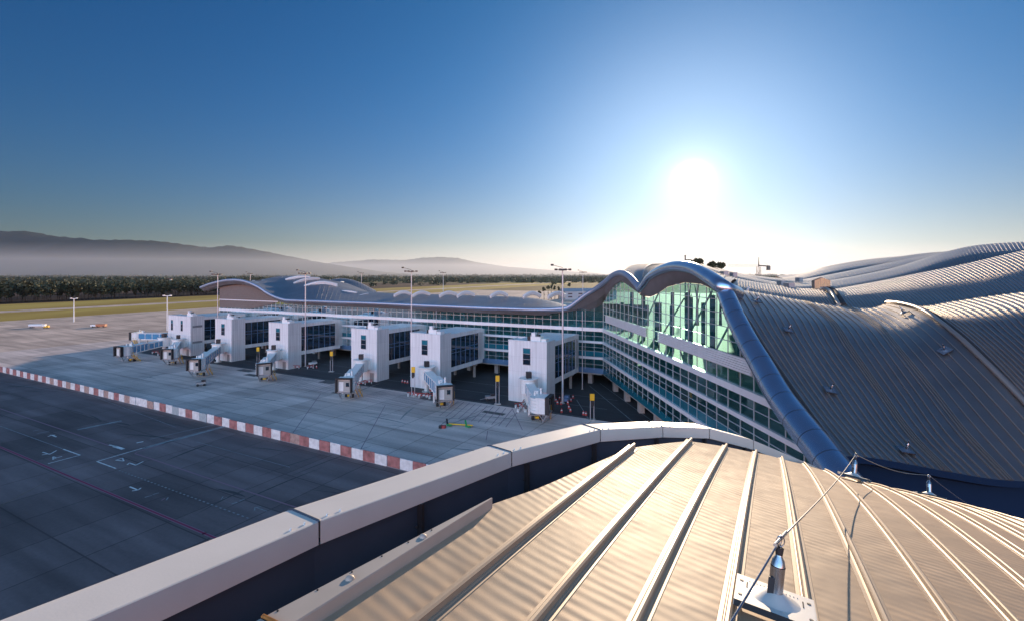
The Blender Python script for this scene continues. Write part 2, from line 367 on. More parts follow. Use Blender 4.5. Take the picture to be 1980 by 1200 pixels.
# apron lines beyond the fence
for (x0, y0, x1, y1) in ((695, 872, 745, 782), (560, 845, 620, 760), (1010, 830, 990, 788), (940, 850, 943, 832)):
    gl('stand_lead_line', [(x0, y0), (x1, y1)], .12, pinkline)
def hatch(u0, u1, n0, n1, sp, sl):
    b = MK.setdefault('hatched_marking', MB()); u = u0
    while u < u1:
        q0 = lp(u, n0); q1 = lp(u+sl, n1); d = (q1-q0).normalized(); s = Vector((-d.y, d.x, 0))*.07
        for q in (q0, q1): q.z = .022
        b.add([q0-s, q0+s, q1+s, q1-s], [(0, 1, 2, 3)], pinkline); u += sp
hatch(40, 58, -10, -1, 1.5, -2); hatch(64, 82, -11, -1, 1.5, 4); hatch(92, 108, -12, -1, 1.5, -3)
for (u, n, w, h) in ((12, -3, 6, 2.5), (20, -6, 5, 2), (46, -2.5, 5, 3), (80, -3.5, 4.6, 4), (98, -6, 5, 1.5), (58, -9, 3, 1)):
    q = [lp(u, n), lp(u+w, n), lp(u+w, n+h), lp(u, n+h)]
    MK.setdefault('dark_pavement_patch', MB()).add([(p.x, p.y, .018) for p in q], [(0, 1, 2, 3)], darkpatch)
for (x0, y0, x1, y1) in ((1140, 745, 1225, 815), (1160, 740, 1260, 812), (1115, 772, 1140, 812)):
    gl('road_edge_line', [(x0, y0), (x1, y1)], .15, paleline)
for n in (.6, 8, 16): b = MK.setdefault('road_edge_line', MB()); q = [lp(-60, n), lp(120, n), lp(120, n+.14), lp(-60, n+.14)]; b.add([(p.x, p.y, .024) for p in q], [(0, 1, 2, 3)], paleline)
rs_ = random.Random(31)
stain = mat('tyre_mark', (.045, .045, .05), .8, noise=.4, nscale=2); stain2 = mat('apron_stain', (.25, .24, .23), .8, noise=.3, nscale=1)
for i in range(70):
    if i % 2: u, n_ = rs_.uniform(-40, 110), rs_.uniform(-60, fn-2); m_ = stain; zz = .0185
    else: u, n_ = rs_.uniform(-60, 112), rs_.uniform(fn+4, -2); m_ = stain2; zz = .0185
    ln, wd, an = rs_.uniform(3, 16), rs_.uniform(.12, .5), rs_.choice((0, 1.35, 1.75, .2))+rs_.uniform(-.2, .2)
    q = lp(u, n_); d = UD*math.cos(an)+ND*math.sin(an); sd2 = Vector((-d.y, d.x, 0)); pts = []
    for k in range(9):
        f_ = k/8; c_ = q+d*ln*f_+sd2*math.sin(f_*2.2)*ln*.06; pts.append((c_, wd*(.15+math.sin(math.pi*f_))*.5))
    bb_ = MK.setdefault('tyre_marks', MB()); zz += i*.00002
    for k in range(8):
        (a_, w1), (c_, w2) = pts[k], pts[k+1]
        bb_.add([(a_.x-sd2.x*w1, a_.y-sd2.y*w1, zz), (a_.x+sd2.x*w1, a_.y+sd2.y*w1, zz), (c_.x+sd2.x*w2, c_.y+sd2.y*w2, zz), (c_.x-sd2.x*w2, c_.y-sd2.y*w2, zz)], [(0, 1, 2, 3)], m_)
for k, b in MK.items(): b.build(k, kind='structure')

# ---------------------------------------------------------------- mountains
mtm = ground_mat('mountain_slope', (.035, .045, .05), (.06, .065, .055), .0008, (1, 1, 1))
def mountain(pts, t, name, depth):
    b = MB(); rng = random.Random(3); n = 120
    def yy(px): return interp(px, [p[0] for p in pts], [p[1] for p in pts])
    x0, x1 = pts[0][0], pts[-1][0]; rows = []
    for j in range(9):
        f = j/8; row = []
        for i in range(n+1):
            px = x0+(x1-x0)*i/n; h = P(px, yy(px), t).z
            jit = math.sin(i*.9+j)*.4+math.sin(i*.37+2*j)*.4+rng.uniform(-.45, .45)
            zz = h*(f**1.1)*(1+(.10*jit if 0 < j < 8 else (.012*math.sin(i*2.3) if j == 8 else 0)))
            q = P(px, HY, t); row.append(Vector((q.x, t-depth*(1-f)+jit*depth*.04, max(zz, -.5) if j else -.6)))
        rows.append(row)
    back = [Vector((p.x, p.y+depth, -.6)) for p in rows[-1]]
    b.grid(rows+[back], mtm); b.build(name, kind='structure')
mountain([(-300, 470), (-120, 452), (0, 447), (60, 448), (72, 451), (100, 456), (150, 461), (160, 459), (178, 464), (250, 464), (300, 466), (345, 471), (372, 475), (405, 479), (440, 474.5), (470, 478), (520, 488), (560, 496), (600, 504), (650, 512), (700, 520), (740, 526), (780, 529)], 6000, 'mountain', 1600)
mountain([(560, 525), (640, 508), (720, 502), (780, 503), (815, 499), (850, 497), (885, 499), (920, 507), (980, 516), (1060, 522), (1150, 528)], 9500, 'far_mountain', 2000)

# ---------------------------------------------------------------- vegetation
leafA = mat('dark_foliage', (.030, .042, .020), .8, noise=.5, nscale=.15); leafB = mat('olive_foliage', (.065, .062, .026), .8, noise=.4, nscale=.15)
barkm = mat('bark', (.05, .035, .025), .9)
def crown(b, c, r, h, n, rng, ms, leaf):
    """leaf clumps as small random quads through an uneven crown"""
    lobes = [(c+Vector((rng.uniform(-.55, .55)*r, rng.uniform(-.55, .55)*r, rng.uniform(-.45, .5)*h)), rng.uniform(.35, .6)) for _ in range(5)]
    for i in range(n):
        lc, ls = lobes[i % 5]
        d = Vector((rng.gauss(0, 1), rng.gauss(0, 1), rng.gauss(0, 1))).normalized()*rng.uniform(.5, 1.0)
        p = lc+Vector((d.x*r*ls, d.y*r*ls, d.z*h*ls)); s = leaf*rng.uniform(.6, 1.3)
        a = Vector((rng.gauss(0, 1), rng.gauss(0, 1), rng.gauss(0, 1))).normalized(); e = a.cross(Vector((rng.gauss(0, 1), rng.gauss(0, 1), 1))).normalized()
        b.add([p-a*s-e*s*.4, p+e*s, p+a*s-e*s*.3], [(0, 1, 2)], ms[0] if rng.random() < .7 else ms[1])
rng = random.Random(11); wb = MB()
for i in range(560):
    w = rng.uniform(632, 800)
    if rng.random() < .5: w = rng.uniform(626, 660)
    l = rng.uniform(-60, 620); q = gp(l, w)
    if q.y < 80: continue
    k = 1.0-.3*max(0, (l-250)/400)
    h = rng.uniform(19, 25)*k; r = rng.uniform(3.5, 6)*k
    crown(wb, q+Vector((0, 0, h*.55)), r*1.2, h*.42, 70, rng, (leafA, leafB) if rng.random() < .75 else (leafB, leafA), 1.7)
    wb.tube([q, q+Vector((0, 0, h*.6))], [.35, .15], barkm, 4, False)
wb.build('wood', kind='stuff')
fb = MB()
for i in range(2600):
    t = 800*math.exp(rng.random()*2.0); px = rng.uniform(-60, 1800)
    if t < 1500 and 560 < px and rng.random() < .9: continue
    q = Vector(((px-CX)/F*t, t, 0)); 
    if q.dot(GP) < 640 and t < 1300: continue
    rr = t*.006*rng.uniform(.6, 1.5)
    h = rng.uniform(6, 13)*(1.1 if t > 2500 else 1)
    for j in range(3): 
        qq = q+Vector((rng.uniform(-1, 1)*rr*2, rng.uniform(-1, 1)*rr*2, 0)); crown(fb, qq+Vector((0, 0, h*.5)), rr, h*.5, 10, rng, (leafA, leafB), rr*.55)
fb.build('distant_woodland', kind='stuff')
# row of trees and bushes seen over the terminal roof
def tree(q, h, r, n, leaf, label, group=None, ms=(leafA, leafB)):
    t = empty('tree', q, 0, label, 'tree', group); b = MB()
    if r > 1.3: crown(b, Vector((0, 0, h-r*1.25)), r*1.1, r*1.5, n*2, rng, ms, leaf)
    else: crown(b, Vector((0, 0, h*.62)), r, h*.42, n, rng, ms, leaf)
    h *= .9; b.build('crown', t)
    b = MB(); b.tube([(0, 0, 0), (0, 0, h*.6)], [.03*h, .012*h], barkm, 6)
    for k in range(4): b.tube([(0, 0, h*(.3+.07*k)), (math.cos(k*1.7)*r*.5, math.sin(k*1.7)*r*.5, h*(.55+.07*k))], [.012*h, .005*h], barkm, 4)
    b.build('trunk', t); return t
def tree_at(px, ytop, ybase_t, wpx, label, group=None, **k):
    t = ybase_t; top = P(px, ytop, t).z*(1.0 if wpx > 10 else 1.18); tree(Vector(((px-CX)/F*t, t, 0)), top, wpx/2*t/F, k.get('n', 260), k.get('leaf', .9), label, group)
tree_at(1333, 499, 250, 16, 'rounded tree directly right of the thin chimney above the roof crest', n=300)
tree_at(1348, 499, 252, 22, 'tallest tree above the roof crest, second right of the chimney', n=400)
tree_at(1375, 507, 262, 18, 'small tree above the roof between the tallest tree and the smallest pair', n=260)
tree_at(1393, 508, 266, 14, 'smallest tree above the roof, nearest to the tower crane', n=240)
gshrub = 'shrubs beyond the pier roof'
for i, (px, yt) in enumerate(((1052, 559), (1060, 556), (1066, 555), (1073, 557), (1080, 558), (1043, 564), (1100, 552))):
    tree_at(px, yt, 520+i*6, 6, 'small dark tree standing beyond the low pier roof near the tall lamp mast', gshrub, n=70, leaf=.8)

# distant buildings
houseW = mat('white_render', (.7, .66, .6), .7); houseR = mat('tiled_roof', (.30, .14, .10), .8); hangm = mat('hangar_metal', (.34, .38, .42), .5, .3, noise=.1, nscale=.05)
wing = mat('house_window', (.05, .06, .08), .2)
def house(q, w, d, h, rz, label, name='house', wm=houseW, rm=houseR, group=None):
    t = empty(name, q, rz, label, 'building', group); b = MB(); b.bb(-w/2, w/2, -d/2, d/2, 0, h, wm); b.build('wall', t)
    b = MB(); r = h*.35
    b.add([(-w/2-.5, -d/2-.5, h), (w/2+.5, -d/2-.5, h), (w/2+.5, d/2+.5, h), (-w/2-.5, d/2+.5, h), (-w/2-.5, 0, h+r), (w/2+.5, 0, h+r)],
          [(0, 1, 5, 4), (2, 3, 4, 5), (0, 4, 3), (1, 2, 5), (0, 3, 2, 1)], rm); b.build('roof', t)
    k = min(5, max(2, int(w/5)))
    if group: return t
    for i in range(k):
        for zz in ([h*.35, h*.72] if h > 6 else [h*.5]): b = MB(); b.box((-w/2+w*(i+.5)/k, -d/2-.03, zz), (w*.08, .1, 1.5), wing); b.build('window', t)
    return t
hs_ = [(327, 546, 16, 12, 9, 'two storey white house at the edge of the far trees left of the terminal'),
       (305, 549, 20, 10, 5, 'low white farm building just left of the two storey white house'),
       (205, 541, 18, 10, 8, 'pale house among the dark trees on the far left'),
       (640, 540, 22, 12, 8, 'cream building in the far town behind the two roof domes'),
       (660, 539, 18, 12, 7, 'small cream house in the far town just left of the dark thin lamp mast'),
       (1020, 533, 160, 60, 50, 'big hazy block on the horizon left of the tallest lamp mast')]
for (px, yb, w, d, h, lab) in hs_:
    q = G(px, yb); house(q, w, d, h, R(20), lab)
house(G(1135, 578), 60, 24, 9, R(12), 'long blue grey hangar beyond the pier roof at its right end', 'hangar', hangm, hangm)
rngh = random.Random(5)
for i in range(26):
    px = rngh.choice([rngh.uniform(0, 420), rngh.uniform(420, 1000)]); q = G(px, rngh.uniform(531.3, 538)); k = q.y/3000
    house(q, 16*k+8, 12, 6+5*k, rngh.uniform(-.5, .5), 'tiny pale house scattered in the far haze below the horizon', group='far scattered houses')

# ---------------------------------------------------------------- terminal building
TB = empty('terminal_building', (0, 0, 0), 0, 'long glass airport terminal with wave shaped metal roofs and white bands', 'building')
C0 = Vector((22.9, 121.2, 0)); PU = Vector((-.8903, .4554, 0)); PN = Vector((-.4554, -.8903, 0))
HU = Vector((.0762, -.9971, 0)); HN = Vector((-.9971, -.0762, 0))
def on_line(px, off, C=C0, D=PU, N=PN):
    """distance along D where the view ray through px crosses the line C+N*off"""
    X = (px-CX)/F; q = C+N*off
    s = (q.x-X*q.y)/(X*D.y-D.x); return s, q+D*s
# pier roof edge
edge_px = [(388, 556), (402, 550.5), (418, 546), (440, 542), (462, 542), (480, 546), (500, 555), (515, 565), (530, 573), (548, 579), (570, 581), (700, 585.5), (850, 592), (980, 597), (1040, 598.5), (1080, 597)]
pe = []
for px, py in edge_px:
    s, q = on_line(px, 3.0); pe.append((s, P(px, py, q.y)))
S_ = [a for a, _ in pe][::-1]; Z_ = [q.z for _, q in pe][::-1]
hall_edge = [(1101, 593, 122.2), (1131, 571, 120), (1151, 559, 118), (1172, 543.5, 114), (1184, 533, 110), (1199, 527.5, 105), (1215, 533.5, 98.5), (1228, 547, 94.5), (1238, 559, 92)]
hall_edge2 = [(1238, 559, 92), (1246, 549, 89), (1257, 535, 86), (1278, 522.5, 80), (1305, 515, 74), (1339, 519, 67.5), (1373, 537, 61.5), (1401, 557, 58), (1424, 568, 61)]
E1 = [q for _, q in pe]+[P(*a) for a in hall_edge]
E2 = [P(*a) for a in hall_edge2]
e1 = crs(E1, 150); e2 = crs(E2, 60)
b = MB(); b.tube(e1, [.5]*100+[.5+.15*i/50 for i in range(51)], eavem, 12); b.build('edge_beam', TB)
b = MB(); b.tube(e2, [.65+.3*i/60 for i in range(61)], beamm, 14); b.build('edge_beam', TB)
# glass head line
def ztop_pier(s):
    if s < 14: return interp(s, [0, 5, 14], [21.0, 18.9, 18.0])
    return interp(s, S_, Z_)-1.75
head_px = [(1168, 582), (1177, 567), (1185, 555), (1202, 543.5), (1218, 551), (1237, 569), (1254, 576), (1271, 569), (1291, 555), (1325, 546.5), (1356, 550), (1390, 565), (1412, 590)]
hs2, hz2 = [], []
for px, py in head_px:
    s, q = on_line(px, 0, C0, HU, HN); hs2.append(s); hz2.append(P(px, py, q.y).z)
hs2 += [72, 80, 95]; hz2 += [19.5, 14.5, 9.5]
def ztop_hall(s): return interp(s, hs2, hz2)
# soffit between the edge beam and the head of the glass
b = MB(); rows = [[], [], []]
for i in range(101):
    px = 388+(1120-388)*i/100
    s, q0 = on_line(px, 3.0); ez = interp(s, S_, Z_) if px <= 1080 else interp(px, [1080, 1101, 1120], [P(1080, 597, q0.y).z, P(1101, 593, q0.y).z, P(1120, 580, q0.y).z])
    q0 = Vector((q0.x, q0.y, ez-.3)); inn = q0-PN*3.05; inn.z = min(ztop_pier(max(s, 0))+.05, ez-.6)
    mid = q0.lerp(inn, .35); mid.z = q0.z*.5+inn.z*.5-.5
    rows[0].append(q0); rows[1].append(mid); rows[2].append(inn)
cx = [(1131, 571, 120, 1140, 600), (1151, 559, 118, 1155, 594), (1163, 550, 116, 1164, 588), (1172, 543.5, 114, 1169, 582)]
for (a, c, t, a2, c2) in cx:
    q0 = P(a, c+2, t); tt = on_line(a2, 0)[1].y if a2 < 1166 else 121; inn = P(a2, c2, tt)
    rows[0].append(q0); rows[1].append(q0.lerp(inn, .5)-Vector((0, 0, .4))); rows[2].append(inn)
def hinner(px, s): q = C0+HU*s; return Vector((q.x, q.y, ztop_hall(s)+.05))
for p, (hp, hy) in zip(crs([P(*a) for a in hall_edge[3:]], 5)[1:], [(1172, 574), (1177, 567), (1190, 551), (1203, 543.5), (1237, 569)]):
    s, _ = on_line(hp, 0, C0, HU, HN); inn = hinner(hp, s); q0 = p-Vector((0, 0, .3))
    rows[0].append(q0); rows[1].append(q0.lerp(inn, .5)); rows[2].append(inn)
b.grid(rows, soffit, False)
b.build('soffit', TB)
b = MB(); rows = [[], [], []]
hx = [1237, 1247, 1258, 1272, 1291, 1310, 1325, 1342, 1356, 1375, 1392, 1412, 1432]
for p, hp in zip(crs(E2, len(hx)-1), hx):
    s, _ = on_line(hp, 0, C0, HU, HN); inn = hinner(hp, s); q0 = p-Vector((0, 0, .4)); mid = q0.lerp(inn, .5); mid.z -= .5
    rows[0].append(q0); rows[1].append(mid); rows[2].append(inn)
b.grid(rows, soffit, True); b.build('soffit', TB)

# curtain walls, one strip per storey
rngf = random.Random(21)
def wall_strip(C, D, N, s0, s1, z0, z1, bay, rows_z, ztop=None, m=glass, skip=None):
    g = MB(); mu = MB(); n = max(1, round((s1-s0)/bay)); ds = (s1-s0)/n
    def zt(s): return z1 if ztop is None else max(z0+.02, min(z1, ztop(s)))
    for i in range(n):
        a, c = s0+i*ds, s0+(i+1)*ds; sub = 1 if ztop is None else 3
        for k in range(sub):
            u, v = a+(c-a)*k/sub, a+(c-a)*(k+1)/sub; p, q = C+D*u, C+D*v
            g.add([(p.x, p.y, z0), (q.x, q.y, z0), (q.x, q.y, zt(v)), (p.x, p.y, zt(u))], [(0, 1, 2, 3)], m)
        p = C+D*a+N*.06
        if zt(a) > z0+.2: mu.beam((p.x, p.y, z0), (p.x, p.y, zt(a)), .09, .14, mull)
        for rz in rows_z:
            if rz < min(zt(a), zt(c))+.3:
                p, q = C+D*a+N*.05, C+D*c+N*.05; mu.beam((p.x, p.y, rz), (q.x, q.y, rz), .10, .09, mull)
    o = g.build('glazing', TB); mu.build('mullion', o); return o
LEV = [(3.1, 3.9, None), (3.95, 6.7, [5.3]), (7.2, 10.7, [8.6, 9.6]), (11.15, 13.7, [12.4]), (14.45, 34, [16.2, 17.9, 19.6, 21.3, 23.0, 24.7, 26.4])]
for (z0, z1, rz) in LEV[1:]:
    zt = ztop_pier if z1 > 30 else None
    wall_strip(C0, PU, PN, 0, 156, z0, z1, 2.36, rz if z1 < 30 else [16.2], zt)
    wall_strip(C0, HU, HN, 0, 80, z0, z1, 2.9, rz, ztop_hall if z1 > 30 else (ztop_hall if z1 > 12 else None))
def ribbon(C, D, N, s0, s1, z0, z1, pr, m, name, label=None):
    b = MB(); p = C+D*s0+N*(pr/2-.15); q = C+D*s1+N*(pr/2-.15); zc = (z0+z1)/2
    b.beam((p.x, p.y, zc), (q.x, q.y, zc), pr+.3, z1-z0, m); b.build(name, TB, label)
for (z0, z1, pr) in ((13.65, 14.5, .5), (10.65, 11.2, .4), (6.65, 7.25, .4)):
    ribbon(C0, PU, PN, -pr, 156.2, z0, z1, pr, bandm, 'white_band'); ribbon(C0, HU, HN, pr+.3, 80, z0+.002, z1-.002, pr, bandm, 'white_band')
for (C, D, N, s1) in ((C0, PU, PN, 156), (C0, HU, HN, 80)):
    a0 = .3 if D is HU else 0
    ribbon(C, D, N, a0, s1, 7.252, 8.55, .08, teal, 'spandrel')
    ribbon(C, D, N, a0, s1, 3.1, 4.4, .1, bluepanel if D is PU else teal, 'spandrel')
# horizontal slat screens on the hall front
for (s0, s1, lab) in ((4, 31.5, 'shorter white slat screen nearer the corner'), (37.7, 66, 'longer white slat screen running down to the round edge beam')):
    b = MB(); n = 6
    for k in range(n):
        p = C0+HU*s0+HN*(.5); q = C0+HU*s1+HN*(.5); zz = 16.55+k*.29
        b.beam((p.x, p.y, zz), (q.x, q.y, zz), .25, .24, bandm)
    p = C0+HU*s0+HN*.3; q = C0+HU*s1+HN*.3; b.beam((p.x, p.y, 17.3), (q.x, q.y, 17.3), .06, 1.7, grey)
    b.build('slat_screen', TB, lab)
# brown louvre cladding at the far end
b = MB(); n = 64
for i in range(n):
    s = 156-(156-117)*i/n; s2 = 156-(156-117)*(i+1)/n; zb = interp(s, [117, 126, 136, 156], [19.2, 16.8, 15.0, 14.75]); zt_ = ztop_pier((s+s2)/2)
    zz = zb
    if zt_-zb > .2:
        a, c = C0+PU*s2+PN*.25, C0+PU*s+PN*.25
        m_ = MB; b.add([(a.x, a.y, zb), (c.x, c.y, zb), (c.x, c.y, zt_), (a.x, a.y, zt_)], [(0, 1, 2, 3)], brown)
        k = math.ceil(zb/.75)*.75
        while k < zt_-.1:
            a2, c2 = a+PN*.09, c+PN*.09; b.beam((a2.x, a2.y, k), (c2.x, c2.y, k), .16, .28, bandm if int(k/.75) == 24 else brown); k += .75
b.build('louvre_cladding', TB)
# end wall of the pier and rear walls
b = MB(); q = C0+PU*156.1; dq = -PN
for i in range(24):
    a = q+dq*(i*1.5); c = q+dq*(i*1.5+1.5); z0_ = ztop_pier(156)+.8*math.sin(i/24*math.pi)
    b.add([(a.x, a.y, 3.1), (c.x, c.y, 3.1), (c.x, c.y, z0_+2), (a.x, a.y, z0_+2)], [(0, 1, 2, 3)], brown if i % 3 else bandm)
b.build('end_wall', TB)
b = MB()
for i in range(52):
    s = i*3; p = C0+PU*s-PN*(11+1.0*(i % 4)); q = C0+PU*(s+3)-PN*(11+1.0*(i % 4)); b.beam((p.x, p.y, 10.4), (q.x, q.y, 10.4), .2, 14.4, corem)
b.build('inner_wall', TB)
b = MB(); p = C0-PN*26+PU*(-6); q = C0+PU*156-PN*26; b.beam((p.x, p.y, 9.5), (q.x, q.y, 9.5), .4, 19, concrete)
b.build('rear_wall', TB)
def plate(C, D, N, s0, s1, d0, d1, z, th, m, name):
    b = MB(); a, c = C+D*s0-N*d0, C+D*s1-N*d0; e, f_ = C+D*s1-N*d1, C+D*s0-N*d1
    vs = [(p.x, p.y, zz) for zz in (z-th, z) for p in (a, c, e, f_)]
    b.add(vs, [(0, 1, 2, 3), (4, 5, 6, 7), (0, 1, 5, 4), (1, 2, 6, 5), (2, 3, 7, 6), (3, 0, 4, 7)], m); b.build(name, TB)
for z in (3.1, 7.0, 10.95, 14.1):
    plate(C0, PU, PN, .4, 155.8, .12, 25.5, z-.004 if z < 3.5 else z, .35, slabm if z > 4 else concrete, 'floor_slab')
    plate(C0, HU, HN, -8, 80, .12, 60 if z < 14 else 42, z-.01 if z < 3.5 else z-.002, .35, slabm if z > 4 else concrete, 'floor_slab')
# interior columns of the hall and balcony fronts
b = MB()
for i in range(8):
    for d in ((3.5, 13) if i < 4 else (3.5,)):
        p = C0+HU*(4+i*7.5)-HN*d
        b.cyl((p.x, p.y, 3), .42, max(4, ztop_hall(4+i*7.5)-4.8), corem, 10)
for i in range(40):
    p = C0+PU*(3+i*3.9)-PN*1.2; b.cyl((p.x, p.y, 3), .22, 14.5, corem, 8)
for i in range(4):
    p = C0+HU*(12+i*11)-HN*5; q = C0+HU*(18+i*11)-HN*8; b.tube([(p.x, p.y, 14), (q.x, q.y, ztop_hall(18+i*11)-.5)], .16, bandm, 8)
b.build('interior_columns', TB)
# piloti under the building
for i in range(17):
    for (D, N, s) in ((PU, PN, 4+i*9.2),): 
        p = C0+D*s-N*2.2; b = MB(); b.box((p.x, p.y, 1.35), (1.1, 1.1, 2.7), concrete, UANG); b.build('column', TB)
for i in range(9):
    p = C0+HU*(5+i*9)-HN*1.6; b = MB(); b.box((p.x, p.y, 1.35), (1.1, 1.5, 2.7), concrete); b.build('column', TB)
b = MB(); p = C0-PN*16; q = C0+PU*156-PN*16; b.beam((p.x, p.y, 1.35), (q.x, q.y, 1.35), .4, 2.7, concrete)
p = C0-HN*16+PU*2; q = C0+HU*80-HN*16; b.beam((p.x, p.y, 1.35), (q.x, q.y, 1.35), .4, 2.7, concrete); b.build('undercroft_wall', TB)

# ---------------------------------------------------------------- roofs
def V3(l): return [P(*a) for a in l]
def seam_strips(b, g, cols, w, h, m, i0=0, i1=None):
    i1 = len(g)-1 if i1 is None else i1; nu = len(g[0])
    for j in cols:
        j0 = int(math.floor(j)); fr = j-j0; j1 = min(j0+1, nu-1); prev = None; vs = []; fs = []
        for i in range(i0, i1+1):
            p = g[i][j0].lerp(g[i][j1], fr)
            du = (g[i][min(j0+1, nu-1)]-g[i][max(j0-1, 0)]).normalized()
            dv = (g[min(i+1, len(g)-1)][j0]-g[max(i-1, 0)][j0]).normalized()
            nn = du.cross(dv).normalized()
            if nn.z < 0: nn = -nn
            vs += [p-du*w/2-nn*.05, p-du*w/2+nn*h, p+du*w/2+nn*h, p+du*w/2-nn*.05]
        k = i1-i0+1
        for i in range(k-1):
            for c in range(3): fs.append((i*4+c, i*4+c+1, (i+1)*4+c+1, (i+1)*4+c))
        b.add(vs, fs, m)
def shell(name, rows, nu, nv, nseam, w, h, m=roofm, sm=ribm, jitter=0, label=None):
    g = loft([V3(r) for r in rows], nu, nv); b = MB(); b.grid(g, m)
    cols = [nu*(k+.5)/nseam for k in range(nseam)]
    seam_strips(b, g, cols, w, h, sm); b.build(name, TB, label); return g
# hall roof behind the two arches
g = loft([[P(1101, 593, 122.2), P(1131, 571, 120), P(1151, 559, 118), P(1172, 543.5, 114), P(1184, 533, 110), P(1199, 527.5, 105), P(1215, 533.5, 98.5), P(1228, 547, 94.5), P(1238, 559, 92)],
          V3([(1112, 592, 132), (1138, 575, 130), (1158, 560, 128), (1178, 541, 126), (1192, 529, 122), (1208, 521, 118), (1222, 517, 114), (1236, 518, 110), (1246, 522, 106)]),
          V3([(1122, 594, 146), (1145, 582, 146), (1165, 570, 146), (1185, 548, 142), (1200, 530, 138), (1214, 517.5, 134), (1230, 513, 130), (1246, 511.5, 126), (1262, 511, 122)]),
          V3([(1130, 600, 165), (1150, 592, 165), (1170, 580, 165), (1190, 560, 160), (1204, 545, 156), (1218, 530, 152), (1234, 524, 148), (1250, 522, 144), (1266, 520, 140)])], 50, 20)
b = MB(); b.grid(g, pierroof); seam_strips(b, g, [1+k*1.6 for k in range(30)], .12, .1, pierroof); b.build('roof_shell', TB)
g = loft([V3([(1238, 559, 92), (1257, 535, 86), (1278, 522.5, 80), (1305, 515, 74), (1339, 519, 67.5), (1373, 537, 61.5), (1401, 557, 57.5)]),
          V3([(1246, 522, 106), (1264, 516, 100), (1284, 513.5, 94), (1308, 513, 86), (1340, 517, 76), (1374, 532, 69), (1410, 549, 64)]),
          V3([(1262, 511, 122), (1276, 511, 116), (1292, 510.5, 110), (1314, 511, 100), (1345, 515, 88), (1378, 526, 80), (1420, 540, 76)]),
          V3([(1266, 520, 140), (1282, 520, 135), (1300, 520, 130), (1320, 520, 122), (1350, 522, 110), (1384, 530, 100), (1430, 545, 92)])], 50, 18)
b = MB(); b.grid(g, roofm); seam_strips(b, g, [1+k*1.45 for k in range(33)], .14, .12, ribm); b.build('roof_shell', TB)
# nearest roof on the right, its upper edge sunlit
R1 = [[(1420, 572, 76), (1485, 584, 78), (1562, 598, 80), (1620, 608, 80), (1680, 610, 78), (1722, 606, 76)],
      [(1411, 558, 66), (1472, 567, 69), (1545, 580, 71), (1609, 589, 71), (1678, 594.5, 69), (1715, 587.5, 68)],
      [(1424, 590, 57.5), (1500, 602, 58), (1580, 615, 58.5), (1650, 623, 58), (1716, 623, 57), (1770, 597, 57)],
      [(1452, 633, 52), (1530, 655, 52), (1612, 672, 52), (1685, 676, 51), (1752, 670, 50), (1822, 629, 50)],
      [(1502, 710, 47), (1578, 738, 46), (1660, 756, 45.5), (1730, 762, 45), (1806, 752, 44.5), (1890, 690, 45)],
      [(1558, 790, 41.5), (1630, 815, 41), (1706, 832, 40.5), (1775, 840, 40), (1860, 838, 39.7), (1990, 792, 40)],
      [(1625, 880, 36.5), (1690, 885, 36.5), (1765, 898, 36.2), (1845, 913, 36), (1950, 928, 35.6), (2110, 930, 35)]]
g1 = loft([V3(r) for r in R1], 60, 40); b = MB(); b.grid(g1, roofm)
cols = [1.2+k*2.35 for k in range(25)]+[30.3, 31.0, 44.6, 45.3]
seam_strips(b, g1, cols, .07, .11, ribm); b.build('roof_shell', TB, 'nearest shaded roof shell beside the round edge beam')
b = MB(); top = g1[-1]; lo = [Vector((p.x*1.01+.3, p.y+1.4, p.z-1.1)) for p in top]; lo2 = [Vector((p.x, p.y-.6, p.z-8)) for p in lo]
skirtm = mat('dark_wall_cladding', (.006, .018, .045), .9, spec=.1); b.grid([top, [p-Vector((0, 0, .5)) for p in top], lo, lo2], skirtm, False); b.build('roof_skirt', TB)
# closing edge along the valley seam on the right of the nearest roof
seam_r = [r[-1] for r in g1]
b = MB(); b.tube([p+Vector((0, 0, .25)) for p in seam_r[5:]], .22, ribm, 6); b.tube([p+Vector((.55, -.2, -.05)) for p in seam_r[5:]], .28, dark, 6); b.build('expansion_joint', TB)
R1b = [[(1730, 610, 78), (1800, 606, 79), (1860, 598, 80), (1930, 590, 81), (2010, 580, 82), (2100, 570, 83)],
       [(1722, 590, 69), (1781, 591.5, 69), (1832, 583, 70), (1901, 573, 70), (1980, 563, 70), (2100, 552, 70)],
       [(1778, 600, 55.5), (1830, 606, 55), (1890, 602, 54), (1960, 594, 53), (2040, 586, 52), (2180, 575, 51)],
       [(1830, 631, 49.5), (1882, 640, 49), (1940, 642, 48), (2010, 640, 47), (2100, 636, 46), (2230, 630, 45)],
       [(1898, 692, 44.5), (1950, 700, 44), (2010, 706, 43), (2090, 706, 42), (2180, 704, 41), (2320, 700, 40)],
       [(1998, 795, 39.6), (2040, 800, 39), (2110, 806, 38), (2200, 810, 37), (2300, 810, 36), (2430, 810, 35)],
       [(2118, 933, 34.6), (2160, 936, 34), (2230, 940, 33), (2320, 944, 32), (2420, 948, 31), (2560, 950, 30)]]
shell('roof_shell', R1b, 50, 36, 26, .07, .11, label='roof shell right of the expansion joint at the right edge of the photo')
